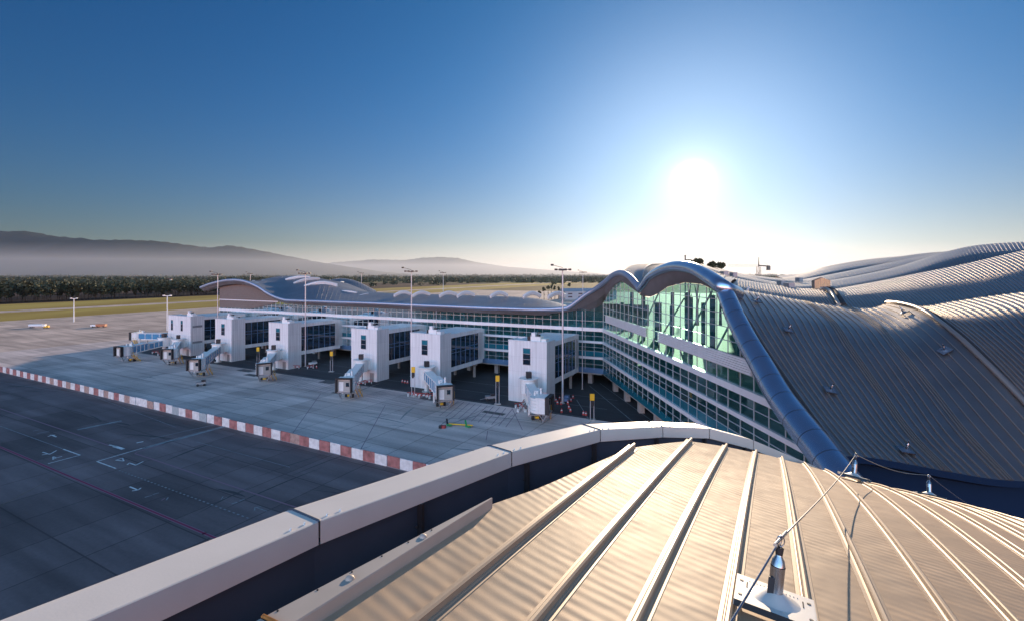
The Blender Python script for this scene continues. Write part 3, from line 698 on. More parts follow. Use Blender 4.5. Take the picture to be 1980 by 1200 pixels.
# second row
shell('roof_shell', [[(1340, 534, 108), (1374, 545, 108), (1440, 560, 108), (1500, 566, 108), (1560, 572, 106), (1592, 572, 105)],
                     [(1362, 518, 92), (1394, 530.5, 92), (1440, 542, 92), (1491, 550.5, 92), (1545, 557.5, 91), (1592, 559, 90)],
                     [(1352, 520, 79), (1392, 538, 78), (1440, 552, 77), (1495, 561, 77), (1552, 568, 76), (1604, 569, 76)],
                     [(1352, 530, 72), (1400, 556, 70), (1450, 574, 70), (1510, 588, 69), (1570, 597, 69), (1630, 600, 69)]], 90, 16, 46, .09, .10)
shell('roof_shell', [[(1600, 575, 112), (1680, 570, 113), (1760, 552, 115), (1850, 535, 115), (1942, 515, 115), (2060, 490, 115)],
                     [(1603, 561, 94), (1651, 553, 96), (1700, 544, 97), (1763, 531, 98), (1850, 514, 98), (1942, 493, 98), (2060, 466, 98)],
                     [(1612, 569, 77), (1665, 563, 78), (1722, 555, 79), (1795, 545, 79), (1885, 530, 79), (1985, 512, 79), (2110, 490, 79)],
                     [(1622, 582, 72), (1685, 580, 72), (1755, 577, 71), (1835, 570, 71), (1925, 558, 70), (2030, 548, 70), (2160, 534, 70)],
                     [(1640, 604, 68), (1710, 607, 67), (1790, 607, 66), (1880, 603, 65), (1980, 598, 64), (2080, 590, 63), (2220, 580, 62)]], 110, 22, 66, .09, .065, label='long wavy roof shell sweeping up to the right behind the nearest roofs')
b = MB(); j = V3([(1586, 558, 80), (1594, 557.5, 79.5), (1603, 562, 78), (1612, 572, 74), (1622, 589, 70)]); b.tube(crs(j, 16), .3, ribm, 6)
b.tube([p+Vector((.7, 0, -.1)) for p in crs(j, 16)], .45, dark, 6); b.build('expansion_joint', TB)
def back_shell(crest, t, dt, nseam, dy, label=None):
    rows = [[(x, y+dy*1.1, t+dt*1.9) for x, y in crest], [(x, y, t+dt*.95) for x, y in crest],
            [(x+10, y+dy*.36, t+dt*.1) for x, y in crest], [(x+18, y+dy*.85, t-dt*.1) for x, y in crest], [(x+26, y+dy*1.6, t-dt*.32) for x, y in crest]]
    shell('roof_shell', rows, 90, 14, nseam, .10, .045, label=label)
back_shell([(1560, 549), (1609, 542.5), (1678, 530), (1746, 514), (1815, 491.5), (1884, 476), (1980, 469), (2080, 468)], 118, 26, 74, 30)
back_shell([(1530, 544), (1564, 539), (1643, 524), (1712, 510), (1781, 496), (1835, 486), (1930, 478), (2060, 474)], 148, 26, 70, 22)
back_shell([(1510, 538), (1540, 533), (1609, 517), (1678, 505), (1729, 498), (1800, 489), (1900, 484)], 178, 26, 60, 16)
back_shell([(1500, 534), (1547, 530), (1592, 517), (1626, 510), (1678, 502), (1740, 496)], 208, 26, 44, 12)
# left part of the rear rows
back_shell([(1352, 510), (1385, 521), (1421, 530), (1456, 537.5), (1509, 547), (1562, 547), (1600, 546)], 112, 22, 44, 15)
back_shell([(1380, 517), (1421, 527.5), (1456, 533), (1500, 538), (1540, 541), (1585, 540)], 140, 24, 34, 10)
# comb of tall seams where the rows meet, plant boxes on the rear roof
b = MB()
for k in range(9):
    x = 1573+k*3.6; q = P(x, 558, 88); b.beam(q-Vector((0, 0, 1.5)), q+Vector((0, 0, 2.0-.12*abs(k-4))), .14, .9, ribm)
b.build('roof_fin', TB, 'comb of upright pale fins where the roof rows meet')
for (x, y, w, t) in ((1400, 526, 12, 100), (1525, 549, 14, 88), (1510, 544, 9, 112), (1545, 538, 8, 128), (1418, 528, 10, 112)):
    q = P(x, y, t); b = MB(); b.box(q-Vector((0, 0, .4)), (w*t/F*.8, 2.0, 1.1), grey); b.build('plant_box', TB)
# edge tube of the nearest roof
tp = [(1398, 560, 59.5), (1402, 566, 58.5), (1412, 590, 56), (1425, 620, 53.5), (1447, 662, 50.5), (1474, 708, 47.5), (1506, 764, 44), (1545, 818, 40.5), (1588, 872, 37.5), (1635, 935, 34.5), (1690, 1005, 32)]
tc_ = crs(V3(tp), 80); b = MB(); rr = [.35+.62*math.sqrt(min(1, i/5))+.30*(i/80) for i in range(81)]
b.tube(tc_, rr, beamm, 24); eb = b.build('edge_beam', TB, 'large round blue grey beam edging the nearest roof')
b = MB()
for i in range(7, 80, 6):
    d = (tc_[i+1]-tc_[i]).normalized(); b.tube([tc_[i]-d*.025, tc_[i]+d*.025], rr[i]+.006, black, 24, False)
b.build('joint_ring', eb)
b = MB(); lft = [r[0] for r in g1]; b.tube([p+Vector((-.1, 0, -.1)) for p in lft[4:]], .3, dark, 6); b.build('gutter_gap', TB)

# pier roof
front = [q for _, q in pe]+[P(1101, 593, 122.2)]
ridge = V3([(398, 557, 200), (425, 549, 203), (455, 545, 208), (480, 544, 214), (505, 541, 218), (535, 535, 218), (557, 533.5, 218), (590, 534, 213), (625, 540, 206), (650, 552, 199), (680, 561, 192), (760, 566.5, 178), (900, 570.5, 160), (1000, 574, 148), (1060, 581, 142), (1108, 594, 136)])
fr = crs(front, 15); rd = crs(ridge, 15)
n_ = 15
def midrow(f_, bulge):
    o = []
    for i in range(n_+1):
        a, c = fr[i], rd[i]; p = a.lerp(c, f_); p.z = a.z+(c.z-a.z)*(f_**bulge); o.append(p)
    return o
# match the columns by image position
def at_px(l, px):
    xs = [CX+F*p.x/p.y for p in l]
    for i in range(1, len(l)):
        if px <= xs[i]: return l[i-1].lerp(l[i], (px-xs[i-1])/(xs[i]-xs[i-1]))
    return l[-1]
fd = crs(front, 120); rdd = crs(ridge, 120)
pxs = [400+i*(1100-400)/60 for i in range(61)]
fr = [at_px(fd, p) for p in pxs]; rd = [at_px(rdd, p+18*max(0, 1-abs(p-560)/200)) for p in pxs]; n_ = 60
rows = [fr, midrow(.15, 1), midrow(.35, 1.05), midrow(.6, .95), midrow(.85, .85), rd]
back = []
for p in rd: q = p+Vector((.35, .937, 0))*16; q.z = p.z-2.2; back.append(q)
back2 = []
for p in rd: q = p+Vector((.35, .937, 0))*40; q.z = p.z-9; back2.append(q)
b = MB(); gg = rows+[back, back2]; b.grid(gg, pierroof); seam_strips(b, gg, [k*.75 for k in range(1, 79)], .10, .03, pierroof); b.build('roof_shell', TB, 'long low pier roof swelling into a dome at its far left end')
# second dome behind
shell('roof_shell', [[(600, 566, 250), (640, 560, 250), (690, 566, 250), (740, 574, 250)], [(615, 556, 262), (645, 548, 262), (680, 551, 262), (728, 566, 262)], [(612, 548, 275), (640, 541, 276), (662, 538.5, 276), (690, 544, 276), (727, 562, 275)], [(620, 560, 300), (650, 556, 300), (690, 558, 300), (730, 570, 300)]], 30, 12, 24, .12, .1, pierroof, pierroof, label='second dark dome behind the pier')
# curved skylight hoods
skym = mat('skylight_hood_white', (.72, .70, .68), .35, .1)
def hood(x0, y0, x1, y1, t0, t1, arch, w):
    a, c = P(x0, y0, t0), P(x1, y1, t1); pts = []
    for i in range(11): f_ = i/10; p = a.lerp(c, f_); p.z += arch*math.sin(math.pi*f_); pts.append(p)
    b = MB(); b.tube(pts, w, skym, 8)
    b.tube([p-Vector((0, 0, w)) for p in pts], w*.9, skym, 6)
    b.build('skylight_hood', TB)
for h_ in ((552, 541, 600, 536, 207, 211, .7, .5), (568, 548, 618, 539, 198, 205, .9, .5), (588, 554, 652, 551, 192, 197, 1.4, .55), (490, 549, 503, 552, 196, 192, .3, .7),
           (655, 563, 690, 566, 189, 182, .3, .3), (645, 571, 668, 567, 180, 184, .2, .3), (620, 567, 640, 563, 184, 189, .2, .3), (690, 574, 712, 568, 174, 178, .2, .3), (655, 547, 664, 546, 250, 254, .2, .5)): hood(*h_)
for i, x in enumerate((762, 798, 850, 884, 948, 1012, 1060)):
    t = interp(x, [760, 1060], [172, 138]); hood(x, 571+.009*(x-760), x+33, 568+.012*(x-760), t-6, t-2, 1.0, .42)

# ---------------------------------------------------------------- boarding towers and fixed links
def tower_unit(corner, w, label, units=1, two=False, link=True, brk=False):
    T = empty('boarding_tower', corner, UANG, label, 'tower', 'boarding towers along the pier')
    D, HT = 4.6, 13.3
    b = MB(); b.bb(-w, 0, 0, D, 0, HT, white)
    for k in range(1, 7): b.bb(-.012+.0, .012, D*k/7-.02, D*k/7+.02, 0, HT-.02, grey)
    b.bb(-w-.05, .05, -.05, .12, HT, HT+.25, white); b.bb(-w-.05, -w+.12, .12, D, HT, HT+.25, white); b.bb(-.12, .05, .12, D, HT, HT+.25, white)
    b.build('tower_body', T)
    wins = [(-w*.5-.1, 1.7)] if not two else [(-w*.82, 1.1), (-w*.38, 1.1)]
    for (cx_, ww) in wins:
        wb_ = MB(); z0, z1 = 8.3, 11.9
        wb_.bb(cx_-ww/2, cx_+ww/2, -.04, .02, z0, z1, towerglass)
        fo = wb_.build('window', T); fb_ = MB(); pb_ = MB(); pb_.bb(cx_-ww/2, cx_+ww/2, -.05, -.041, z0+2.45, z0+3.55, teal); pb_.build('pane', fo)
        for k in range(4): fb_.bb(cx_-ww/2-.06, cx_+ww/2+.06, -.07, .01, z0+1.2*k-.05, z0+1.2*k+.05, grey)
        fb_.bb(cx_-ww/2-.08, cx_-ww/2, -.07, .01, z0, z0+3.6, grey); fb_.bb(cx_+ww/2, cx_+ww/2+.08, -.07, .01, z0, z0+3.6, grey); fb_.build('window_frame', fo)
    if two:
        for z in (4.2, 9.6): b = MB(); b.bb(-.01, .05, .6, 3.8, z, z+.7, grey); b.build('vent', T)
    # ground level door
    b = MB(); b.bb(-2.4, -1.0, -.05, .02, 0, 2.2, grey); b.build('door', T)
    # rooftop plant
    b = MB(); b.bb(-4.4, -2.0, 1.2, 2.8, HT, HT+1.1, white2); b.bb(-4.3, -3.4, 1.4, 2.4, HT+1.1, HT+1.9, white2); b.cyl((-2.9, 2.2, HT+1.1), .45, .35, black, 12); b.bb(-1.7, -.6, 1.0, 2.6, HT, HT+.7, white2)
    b.bb(-5.6, -4.7, 2, 3.2, HT, HT+.9 if units else HT+.5, black); b.tube([(-4.4, 2.4, HT+1.5), (-5.0, 2.6, HT+1.2), (-5.1, 2.6, HT)], .12, grey, 6); b.build('rooftop_unit', T)
    if link:
        y0, y1 = D, 19.6; b = MB()
        b.bb(-w+.3, 0, y0, y1, 12.1, 13.1, white); b.bb(-w+.3, 0, y0, y1, 3.75, 4.85, white)
        # far end frame, slanting outwards to the top
        for x in (0, -w+.3):
            b.add([(x-.02, 17.6, 4.85), (x-.02, 19.6, 4.85), (x-.02, 20.2, 3.75), (x-.02, 19.4, 12.1), (x-.02, 17.6, 12.1)], [(0, 1, 3, 4)], white)
        b.bb(-w+.32, -.02, 17.6, 19.58, 4.85, 12.1, white); b.build('link_frame', T)
        g = MB(); g.bb(-w+.42, -.12, y0+.01, 17.6, 4.85, 12.1, towerglass); go = g.build('link_glazing', T)
        m = MB()
        for x in (-.06, -w+.36):
            for k in range(1, 6): yk = y0+13*k/6; m.bb(x-.05, x+.05, yk-.05, yk+.05, 4.85, 12.1, bluepanel)
            for z in (8.3, 9.2): m.bb(x-.04, x+.04, y0, 17.6, z-.05, z+.05, bluepanel)
        m.build('mullion', go)
        for x in (-1.2, -w+1.6): 
            b = MB(); b.cyl((x, 17.2, 0), .38, 3.75, concrete, 12); b.build('support_column', T)
        b = MB(); b.bb(-w+1, -.6, 16.6, 17.8, 3.2, 3.75, concrete); b.build('crossbeam', T)
        # short neck into the terminal
        b = MB(); b.bb(-w+1.6, -1.2, 19.6, 23.2, 4.2, 12.6, white); b.build('neck', T)
    return T
P0 = Vector((-.8, 107.7, 0))
corners = [('T6', P0+UD*9.3, 9.2), ('T5', P0+UD*9.3+UD*-28.0, 9.1)]
def corner_for(px):
    X = (px-CX)/F; s = (P0.x-X*P0.y)/(X*UD.y-UD.x); return P0+UD*s
TW = {}
for px, w, lab, two in ((1057, 9.3, 'nearest white boarding tower with a three pane window, at the right end of the row', 0),
                        (851, 9.1, 'white boarding tower second from the right, its bridge slopes down to the right', 0),
                        (728.5, 9.1, 'white boarding tower third from the right, its bridge cab facing the fence', 0),
                        (557, 8.8, 'white boarding tower with a tall lamp mast standing in front of its glass link', 0),
                        (447.7, 8.8, 'white boarding tower second from the far left end', 0),
                        (368.5, 14, 'widest and farthest white boarding tower, with two narrow windows and side vents', 1)):
    TW[px] = (corner_for(px), w); tower_unit(corner_for(px), w, lab, two=bool(two))

# ---------------------------------------------------------------- jet bridges
cabwhite = mat('cab_white', (.70, .71, .70), .45, noise=.06, nscale=2)
cabin = mat('cab_interior', (.35, .35, .33), .6)
def jet_bridge(rot, cab, head, label, towerdir=True, zr=3.1, zc=2.4):
    """rot, cab: ground points of rotunda and cab; head: world direction the cab opening faces"""
    d = (cab-rot); d.z = 0; L = d.length; ang = math.atan2(d.y, d.x)
    J = empty('jet_bridge', rot, ang, label, 'jet bridge', 'jet bridges on the stands')
    b = MB(); b.cyl((0, 0, zr-.2), 1.75, 2.9, cabwhite, 20); b.cyl((0, 0, zr+2.7), 2.0, .22, cabwhite, 20); b.build('rotunda', J)
    b = MB(); b.cyl((0, 0, 0), .55, zr-.2, cabwhite, 12); b.cyl((0, 0, 0), 1.1, .25, concrete, 12); b.build('rotunda_column', J)
    b = MB(); b.bb(-.6, .6, -.5, .6, zr+2.92, zr+4.2, black); b.build('roof_unit', J)
    # corridor to the tower
    b = MB(); Q = Matrix.Rotation(-ang, 3, 'Z') @ ND; b.beam(Vector((0, 0, zr+1.25)), Q*2.6+Vector((0, 0, zr+1.25)), 2.4, 2.5, cabwhite); b.build('corridor', J)
    def zz(x): return zr+(zc-zr)*x/L
    def tun(name, x0, x1, w, h, m):
        b = MB(); a, c = Vector((x0, 0, zz(x0)+h/2)), Vector((x1, 0, zz(x1)+h/2)); 
        b.beam(a, c, w, .16, m); b.v = []; b.f = []; b.m = []; b.sm = []
        up = Vector((0, 0, 1))
        b.beam(a+up*(h/2-.12), c+up*(h/2-.12), w, .24, m); b.beam(a-up*(h/2-.15), c-up*(h/2-.15), w, .3, m)
        for y in (-1, 1):
            for k in range(5):
                x = x0+(x1-x0)*k/4; x = min(max(x, x0+.09), x1-.09); zq = zz(x); b.bb(x-.09, x+.09, y*w/2-.06, y*w/2+.06, zq+.3, zq+h-.24, m)
        o = b.build(name, J)
        g = MB()
        for y in (-1, 1): g.beam(a+Vector((0, y*(w/2-.05), 0)), c+Vector((0, y*(w/2-.05), 0)), .05, h-.5, blueglass)
        g.build('side_glass', o); return o
    xm = L*.52
    tun('inner_tunnel', 1.5, xm+1.2, 1.9, 2.2, cabwhite); tun('outer_tunnel', xm, L-1.3, 2.35, 2.6, cabwhite)
    # cab
    h2 = Matrix.Rotation(-ang, 3, 'Z') @ Vector(head).normalized(); ha = math.atan2(h2.y, h2.x); Q = Matrix.Rotation(ha, 3, 'Z'); cc = Vector((L, 0, 0))
    def W(x, y, z): return cc+Q @ Vector((x, y, 0))+Vector((0, 0, z))
    b = MB(); zb = zc-.1
    b.cyl((L, 0, zb), 1.7, 2.75, cabwhite, 20)
    b.beam(W(0, 0, zb+1.4), W(1.7, 0, zb+1.4), 3.2, 2.75, cabwhite)
    b.beam(W(-.2, 0, zb+2.85), W(1.9, 0, zb+2.85), 3.4, .16, cabwhite); b.beam(W(-.2, 0, zb-.05), W(2.2, 0, zb-.05), 3.3, .16, grey)
    for k in range(4): b.tube([W(1.76*math.cos(a), 1.76*math.sin(a), zb+.55+.6*k) for a in [math.pi*.5+math.pi*i/10 for i in range(11)]], .05, cabwhite, 4)
    co = b.build('cab', J)
    b = MB()
    for y in (-1.65, 1.65): b.beam(W(1.7, y, zb+1.4), W(2.5, y, zb+1.4), .3, 2.9, dark)
    b.beam(W(1.7, 0, zb+2.95), W(2.5, 0, zb+2.95), 3.6, .3, dark); b.build('bellows', co)
    b = MB(); b.beam(W(1.72, 0, zb+1.3), W(1.8, 0, zb+1.3), 3.0, 2.4, cabin); b.beam(W(1.82, -.7, zb+1.2), W(1.84, -.7, zb+1.2), 1.0, 2.0, cabwhite); b.beam(W(1.85, .7, zb+1.6), W(1.87, .7, zb+1.6), .7, .9, towerglass)
    b.build('cab_doorway', co)
    # drive bogie
    xb = L-2.4; b = MB()
    for y in (-1.5, 1.5): b.bb(xb-.16, xb+.16, y-.16, y+.16, .9, zz(xb)+.6, cabwhite)
    b.bb(xb-.2, xb+.2, -1.6, 1.6, .75, 1.05, grey); b.bb(xb-.7, xb+.7, -.35, .35, .45, .8, yellow)
    b.build('lift_column', J)
    for y in (-.75, .75):
        b = MB(); b.tube([(xb-.0, y-.22, .48), (xb-.0, y+.22, .48)], .48, dark, 14); b.build('wheel', J)
    # service stair
    b = MB(); s0 = Vector((L-.6, 1.9, zc)); s1 = Vector((L-3.4, 3.0, .2)); s1b = Vector((L+.4, 3.6, .2))
    q0, q1 = Vector((L-.2, 2.0, zc)), Vector((L-2.6, 2.4, .1))
    for y in (-.4, .4): b.beam(q0+Vector((0, y, 0)), q1+Vector((0, y, 0)), .08, .25, yellow)
    for k in range(8): q = q0.lerp(q1, k/8); b.bb(q.x-.14, q.x+.14, q.y-.4, q.y+.4, q.z-.02, q.z+.03, grey)
    for y in (-.4, .4): b.tube([q0+Vector((0, y, 1)), q1+Vector((0, y, 1))], .035, yellow, 5)
    for k in (0, 4, 8): q = q0.lerp(q1, k/8); b.tube([q+Vector((0, .4, 0)), q+Vector((0, .4, 1))], .03, yellow, 5)
    b.build('service_stair', J)
    # undercarriage skirt and roof beacons
    b = MB(); b.beam(W(1.2, -1.0, .9), W(.2, -1.2, zb), .12, .12, grey); b.beam(W(1.2, 1.0, .9), W(.2, 1.2, zb), .12, .12, grey); b.beam(W(1.2, -1.0, .9), W(1.2, 1.0, .9), .12, .12, grey)
    b.beam(W(2.0, -1.4, zb-.1), W(1.0, -.8, .6), .1, .3, grey); b.beam(W(2.0, 1.4, zb-.1), W(1.0, .8, .6), .1, .3, grey); b.build('cab_undercarriage', J)
    b = MB(); b.cyl((L-1.5, .7, zc+2.6), .22, 1.3, cabwhite, 8); b.build('beacon_mast', J)
    b = MB(); b.cyl((L-1.0, -.6, zc+2.6), .18, .8, cabwhite, 8); b.build('beacon_mast', J)
    b = MB(); b.bb(L-2.6, L-1.9, -.5, .2, zc+2.6, zc+3.3, white2); b.build('roof_unit', J)
    return J
def rotp(px, k): c, w = TW[px]; return c-UD*k-ND*2.3
jet_bridge(rotp(1057, 3.2), G(1042, 818), (.93, -.35, 0), 'nearest jet bridge, its black cab mouth turned to the right')
jet_bridge(rotp(851, 2.3), G(858, 790), (.3, -.95, 0), 'jet bridge sloping down to the right with blue side glass, second from the right')
jet_bridge(rotp(728.5, 3.3), G(672, 773), (-.05, -1, 0), 'jet bridge third from the right, its square cab mouth facing the camera')
jet_bridge(rotp(557, 3.4), G(509, 739), (.55, -.83, 0), 'jet bridge in the middle with its white ribbed cab turned half right')
jet_bridge(rotp(447.7, 3.3), G(384, 729), (.0, -1, 0), 'jet bridge with bright blue glass before the tower second from the far end')
c6, w6 = TW[368.5]
jet_bridge(c6-UD*3.2-ND*2.3, G(332, 706), (.0, -1, 0), 'short jet bridge at the right corner of the widest tower')
jet_bridge(c6-UD*12.0-ND*2.3, G(243, 700), (-.35, -.94, 0), 'longest jet bridge, stretching left from the widest tower to a black framed cab')
jet_bridge(c6-UD*13+ND*12, G(268, 667), (-1, -.1, 0), 'jet bridge half hidden behind the longest one, its cab pointing left')

# ---------------------------------------------------------------- blast fence, masts, signs, small equipment
fr_ = random.Random(4)
FP = [mat('fence_white', (.60, .61, .61), .6, noise=.25, nscale=1.2), mat('fence_red', (.29, .125, .12), .65, noise=.45, nscale=1.2), mat('fence_faded_red', (.33, .23, .20), .7, noise=.3, nscale=2), mat('fence_grey', (.30, .36, .38), .6, noise=.15, nscale=2)]
A_ = G(0, 718); BF = empty('blast_fence', A_, UANG, 'long low fence of red and white upright panels dividing the apron', 'fence')
n = 66; wpan = 2.36
for i in range(-6, n):
    x = i*wpan
    m = FP[0] if i % 2 else (FP[1] if (i < 12 or i > 42 or i % 4 == 0) else FP[2])
    if i in (32, 33): m = FP[0]
    if i in (38, 42): m = FP[3]
    if i in (43,): m = FP[0]
    if i in (53,): m = FP[2]
    b = MB(); tl = fr_.uniform(-.07, .07); hh_ = fr_.uniform(-.04, .04)
    b.bb(x+.03, x+wpan-.03, -.05+tl, .05+tl, .05, 1.62+hh_, m); b.bb(x+.03, x+wpan/2-.01, -.065+tl, -.05+tl, .08, 1.58, m); b.beam((x+.2, .1, 1.5), (x+.2, 1.1, .05), .08, .08, grey); b.beam((x+wpan-.2, .1, 1.5), (x+wpan-.2, 1.1, .05), .08, .08, grey)
    b.bb(x+.03, x+wpan-.03, -.12, .12, 0, .05, grey)
    b.build('fence_panel', BF)

polem = mat('galvanised_pole', (.55, .57, .60), .4, .5)
def mast(x, y, h, label, group='tall lamp masts', heads=True, r=.22):
    T = empty('lamp_mast', (x, y, 0), 0, label, 'lamp mast', group); b = MB(); b.tube([(0, 0, 0), (0, 0, h)], [r, r*.55], polem, 10); b.cyl((0, 0, 0), r*2, .15, concrete, 8); b.build('pole', T)
    if heads:
        b = MB(); b.cyl((0, 0, h-.35), .9, .12, black, 12); b.tube([(-1.6, -.4, h-.1), (1.6, -.4, h-.1)], .07, black, 5); b.tube([(-2.3, -.2, h+.9), (0, 0, h+.3)], .05, black, 5); b.build('lamp_ring', T)
        for (dx, dy, dz) in ((-1.5, -.5, -.1), (-.6, -.8, -.1), (.5, -.8, -.1), (1.5, -.5, -.1), (0, .8, -.1), (-2.3, -.2, .9)):
            l = MB(); l.box((dx, dy, h+dz), (.62, .45, .38), black); l.box((dx, dy, h+dz-.2), (.5, .35, .03), polem); l.build('floodlight', T)
    return T
def mast_px(px, ytop, t, label, **k): return mast((px-CX)/F*t, t, H+(HY-ytop)/F*t, label, **k)
mast_px(590.5, 528, 147.3, 'tall lamp mast standing in front of the glass link of the middle left tower')
mast_px(795.5, 524, 133, 'tall lamp mast rising behind the left edge of the tower second from the right')
mast_px(1088, 520.5, 105, 'tallest looking lamp mast, in front of the nearest glass link', r=.25)
mast_px(421, 530, 168, 'lamp mast rising behind the tower second from the far left end', r=.2)
mast_px(484, 529, 300, 'lamp mast half hidden behind the first arch of the pier roof')
mast_px(699, 528, 330, 'lamp mast behind the second dark dome')
mast_px(857, 527, 285, 'lamp mast behind the middle of the low pier roof')
mast_px(1127, 526, 245, 'lamp mast behind the pier roof close to the hall arches')
mast_px(1126, 601, 118, 'thin white pole close in front of the terminal corner', heads=False, r=.14, group=None)
mast_px(843.5, 600, 140, 'thin white pole in front of the upper glass near the second tower', heads=False, r=.12, group=None)
def lamp_post(q, h, label):
    T = empty('lamp_post', q, 0, label, 'lamp post'); b = MB(); b.tube([(0, 0, 0), (0, 0, h)], [.32, .2], white2, 8); b.build('pole', T)
    b = MB(); b.box((0, 0, h), (4.2, .3, .25), white2); b.box((-1.7, 0, h+.2), (.9, .6, .4), white2); b.box((1.7, 0, h+.2), (.9, .6, .4), white2); b.build('lamp_bar', T)
lamp_post(G(143, 622), 13.6, 'white lamp post with a cross bar, alone on the sunlit concrete far left')
lamp_post(Vector(((323.5-CX)/F*240, 240, 0)), 17.2, 'white lamp post rising just behind the widest tower')

def stand_sign(q, zc, label):
    T = empty('stand_sign', q, 0, label, 'sign', 'yellow stand signs'); b = MB()
    b.tube([(-.35, 0, 0), (-.35, 0, zc-.7)], .07, polem, 6); b.tube([(.35, 0, 0), (.35, 0, zc-.7)], .07, polem, 6); b.box((0, 0, .1), (1.4, .8, .2), concrete); b.build('post', T)
    b = MB(); b.box((0, 0, zc), (.85, .3, 1.25), yellow); b.build('sign_box', T)
    b = MB(); b.box((0, -.05, zc-1.1), (.6, .5, .95), black); b.box((0, -.35, zc-1.6), (.35, .3, .5), black); b.build('docking_display', T)
stand_sign(G(1145, 812), 4.5, 'nearest yellow stand sign on the dark road, right of the lamp mast')
stand_sign(G(962, 781), 5.6, 'yellow stand sign left of the nearest tower')
stand_sign(G(799, 766), 6.2, 'yellow stand sign in front of the left edge of the second tower')
stand_sign(G(641, 718), 5.2, 'yellow stand sign under the shade beside the middle left tower')
stand_sign(G(499, 703), 4.6, 'farthest yellow stand sign, seen under a glass link')

def barrier(kind):
    b = MB()
    if kind == 0:
        for k in range(4): b.box((-.75+.5*k, 0, .55), (.5, .1, .3), red if k % 2 else FP[0])
        for x in (-.8, .8): b.box((x, 0, .3), (.1, .5, .6), FP[0])
        b.box((0, 0, .95), (2, .08, .12), red)
    else:
        b.cyl((0, 0, 0), .32, .08, dark, 8); b.cyl((0, 0, .08), .24, .3, red, 10, .17); b.cyl((0, 0, .38), .17, .2, FP[0], 10, .12); b.cyl((0, 0, .58), .12, .25, red, 10, .05)
    return b
br_ = barrier(0).build('traffic_barrier', None, 'small red and white barrier board at the foot of a jet bridge', 'barrier', 'red and white barriers by the towers')
cn_ = barrier(1).build('traffic_cone', None, 'small red and white cone standing among the barriers by the towers', 'cone', 'red and white cones by the towers')
bp = [(795, 765), (806, 767), (817, 768), (828, 769), (838, 768), (846, 764), (838, 760), (1003, 787), (1010, 791), (1017, 794), (1012, 782), (1002, 794), (700, 744), (690, 748), (712, 741), (600, 712), (573, 712), (300, 683), (310, 686)]
cp = [(778, 739), (783, 740), (788, 741), (1078, 781), (1085, 782), (1098, 781), (1104, 776), (1092, 772), (1082, 772), (1086, 797), (1103, 796), (1128, 802), (1133, 803), (1075, 776), (606, 709), (612, 711), (1108, 770), (1100, 790)]
rb = random.Random(8)
for i, (x, y) in enumerate(bp):
    o = br_ if i == 0 else br_.copy()
    if i: col.objects.link(o)
    o.location = G(x, y, .0)+Vector((0, 0, .02)); o.rotation_euler = (0, 0, rb.uniform(0, 3))
for i, (x, y) in enumerate(cp):
    o = cn_ if i == 0 else cn_.copy()
    if i: col.objects.link(o)
    o.location = G(x, y)+Vector((0, 0, .02)); o.scale = (1.1, 1.1, 1.1)
# ground equipment
def cart(q, rz, label, body, extra=None):
    T = empty('equipment_cart', q, rz, label, 'cart'); b = MB(); b.box((0, 0, .75), (2.2, 1.2, .55), body); b.box((.5, 0, 1.2), (.9, 1.0, .5), extra or body); b.tube([(-1.1, 0, .5), (-2.3, 0, .3)], .05, grey, 6); b.build('cart_body', T)
    for x in (-.7, .7):
        for y in (-.62, .62): w = MB(); w.tube([(x, y-.08, .3), (x, y+.08, .3)], .3, dark, 12); w.build('wheel', T)
cart(G(389, 745), .5, 'dark equipment cart alone on the pale apron left of centre', grey, black)
cart(G(948, 773), .2, 'grey equipment cart on the dark road beside the yellow sign', grey, black)
cart(G(1095, 777), 1.2, 'blue grey electrical box cart at the foot of the tallest lamp mast', bluepanel, bluepanel)
cart(G(605, 706), 1.0, 'pale equipment cart beside the foot of the mast at the middle left tower', white2, grey)
T = empty('tow_bar', G(868, 822), -.25, 'yellow tow bar with green wheeled ends lying on the pale apron', 'tow bar')
b = MB(); b.tube([(0, 0, .35), (4.6, .2, .35)], .12, yellow, 8); b.build('bar', T)
for x, s in ((-.3, .8), (3.4, 1)): 
    b = MB(); b.beam((x, 0, .2), (x+.9, -.6, .3), .5, .25, green); b.beam((x, 0, .3), (x-.5, .9, .9), .3, .3, green if s == 1 else black); b.build('wheel_bracket', T)
b = MB(); b.box((-.5, -1.6, .25), (.9, .7, .5), red); b.box((-.9, -1.9, .3), (.5, .5, .5), black); b.build('chock_box', T)
T = empty('tank_truck', G(72, 633), .2, 'long white vehicle parked on the sunlit concrete far left', 'truck'); b = MB(); b.tube([(-6, 0, 2), (4, 0, 2)], 1.2, white2, 12); b.bb(-6, 6, -1.1, 1.1, .7, 1.1, grey); b.build('tank', T)
b = MB(); b.bb(4.3, 6.4, -1.2, 1.2, .8, 3.0, white2); b.build('cab', T); 
for x in (-4.5, -3, 5):
    w = MB(); w.tube([(x, -1.2, .5), (x, 1.2, .5)], .5, dark, 12); w.build('wheel', T)
T.scale = (.6, .6, .6)
cart(G(90, 634), .2, 'yellow cart beside the long white vehicle far left', yellow)
T = empty('crash_tender', G(196, 632), .1, 'small orange and white vehicle on the sunlit concrete far left', 'vehicle'); b = MB(); b.bb(-3, 3, -1.2, 1.2, .6, 2.2, orange); b.bb(-6.5, -3.1, -1.2, 1.2, .7, 1.8, white2); b.build('body', T)
for x in (-5, -2, 2):
    w = MB(); w.tube([(x, -1.25, .5), (x, 1.25, .5)], .5, dark, 12); w.build('wheel', T)
T.scale = (.75, .75, .75)

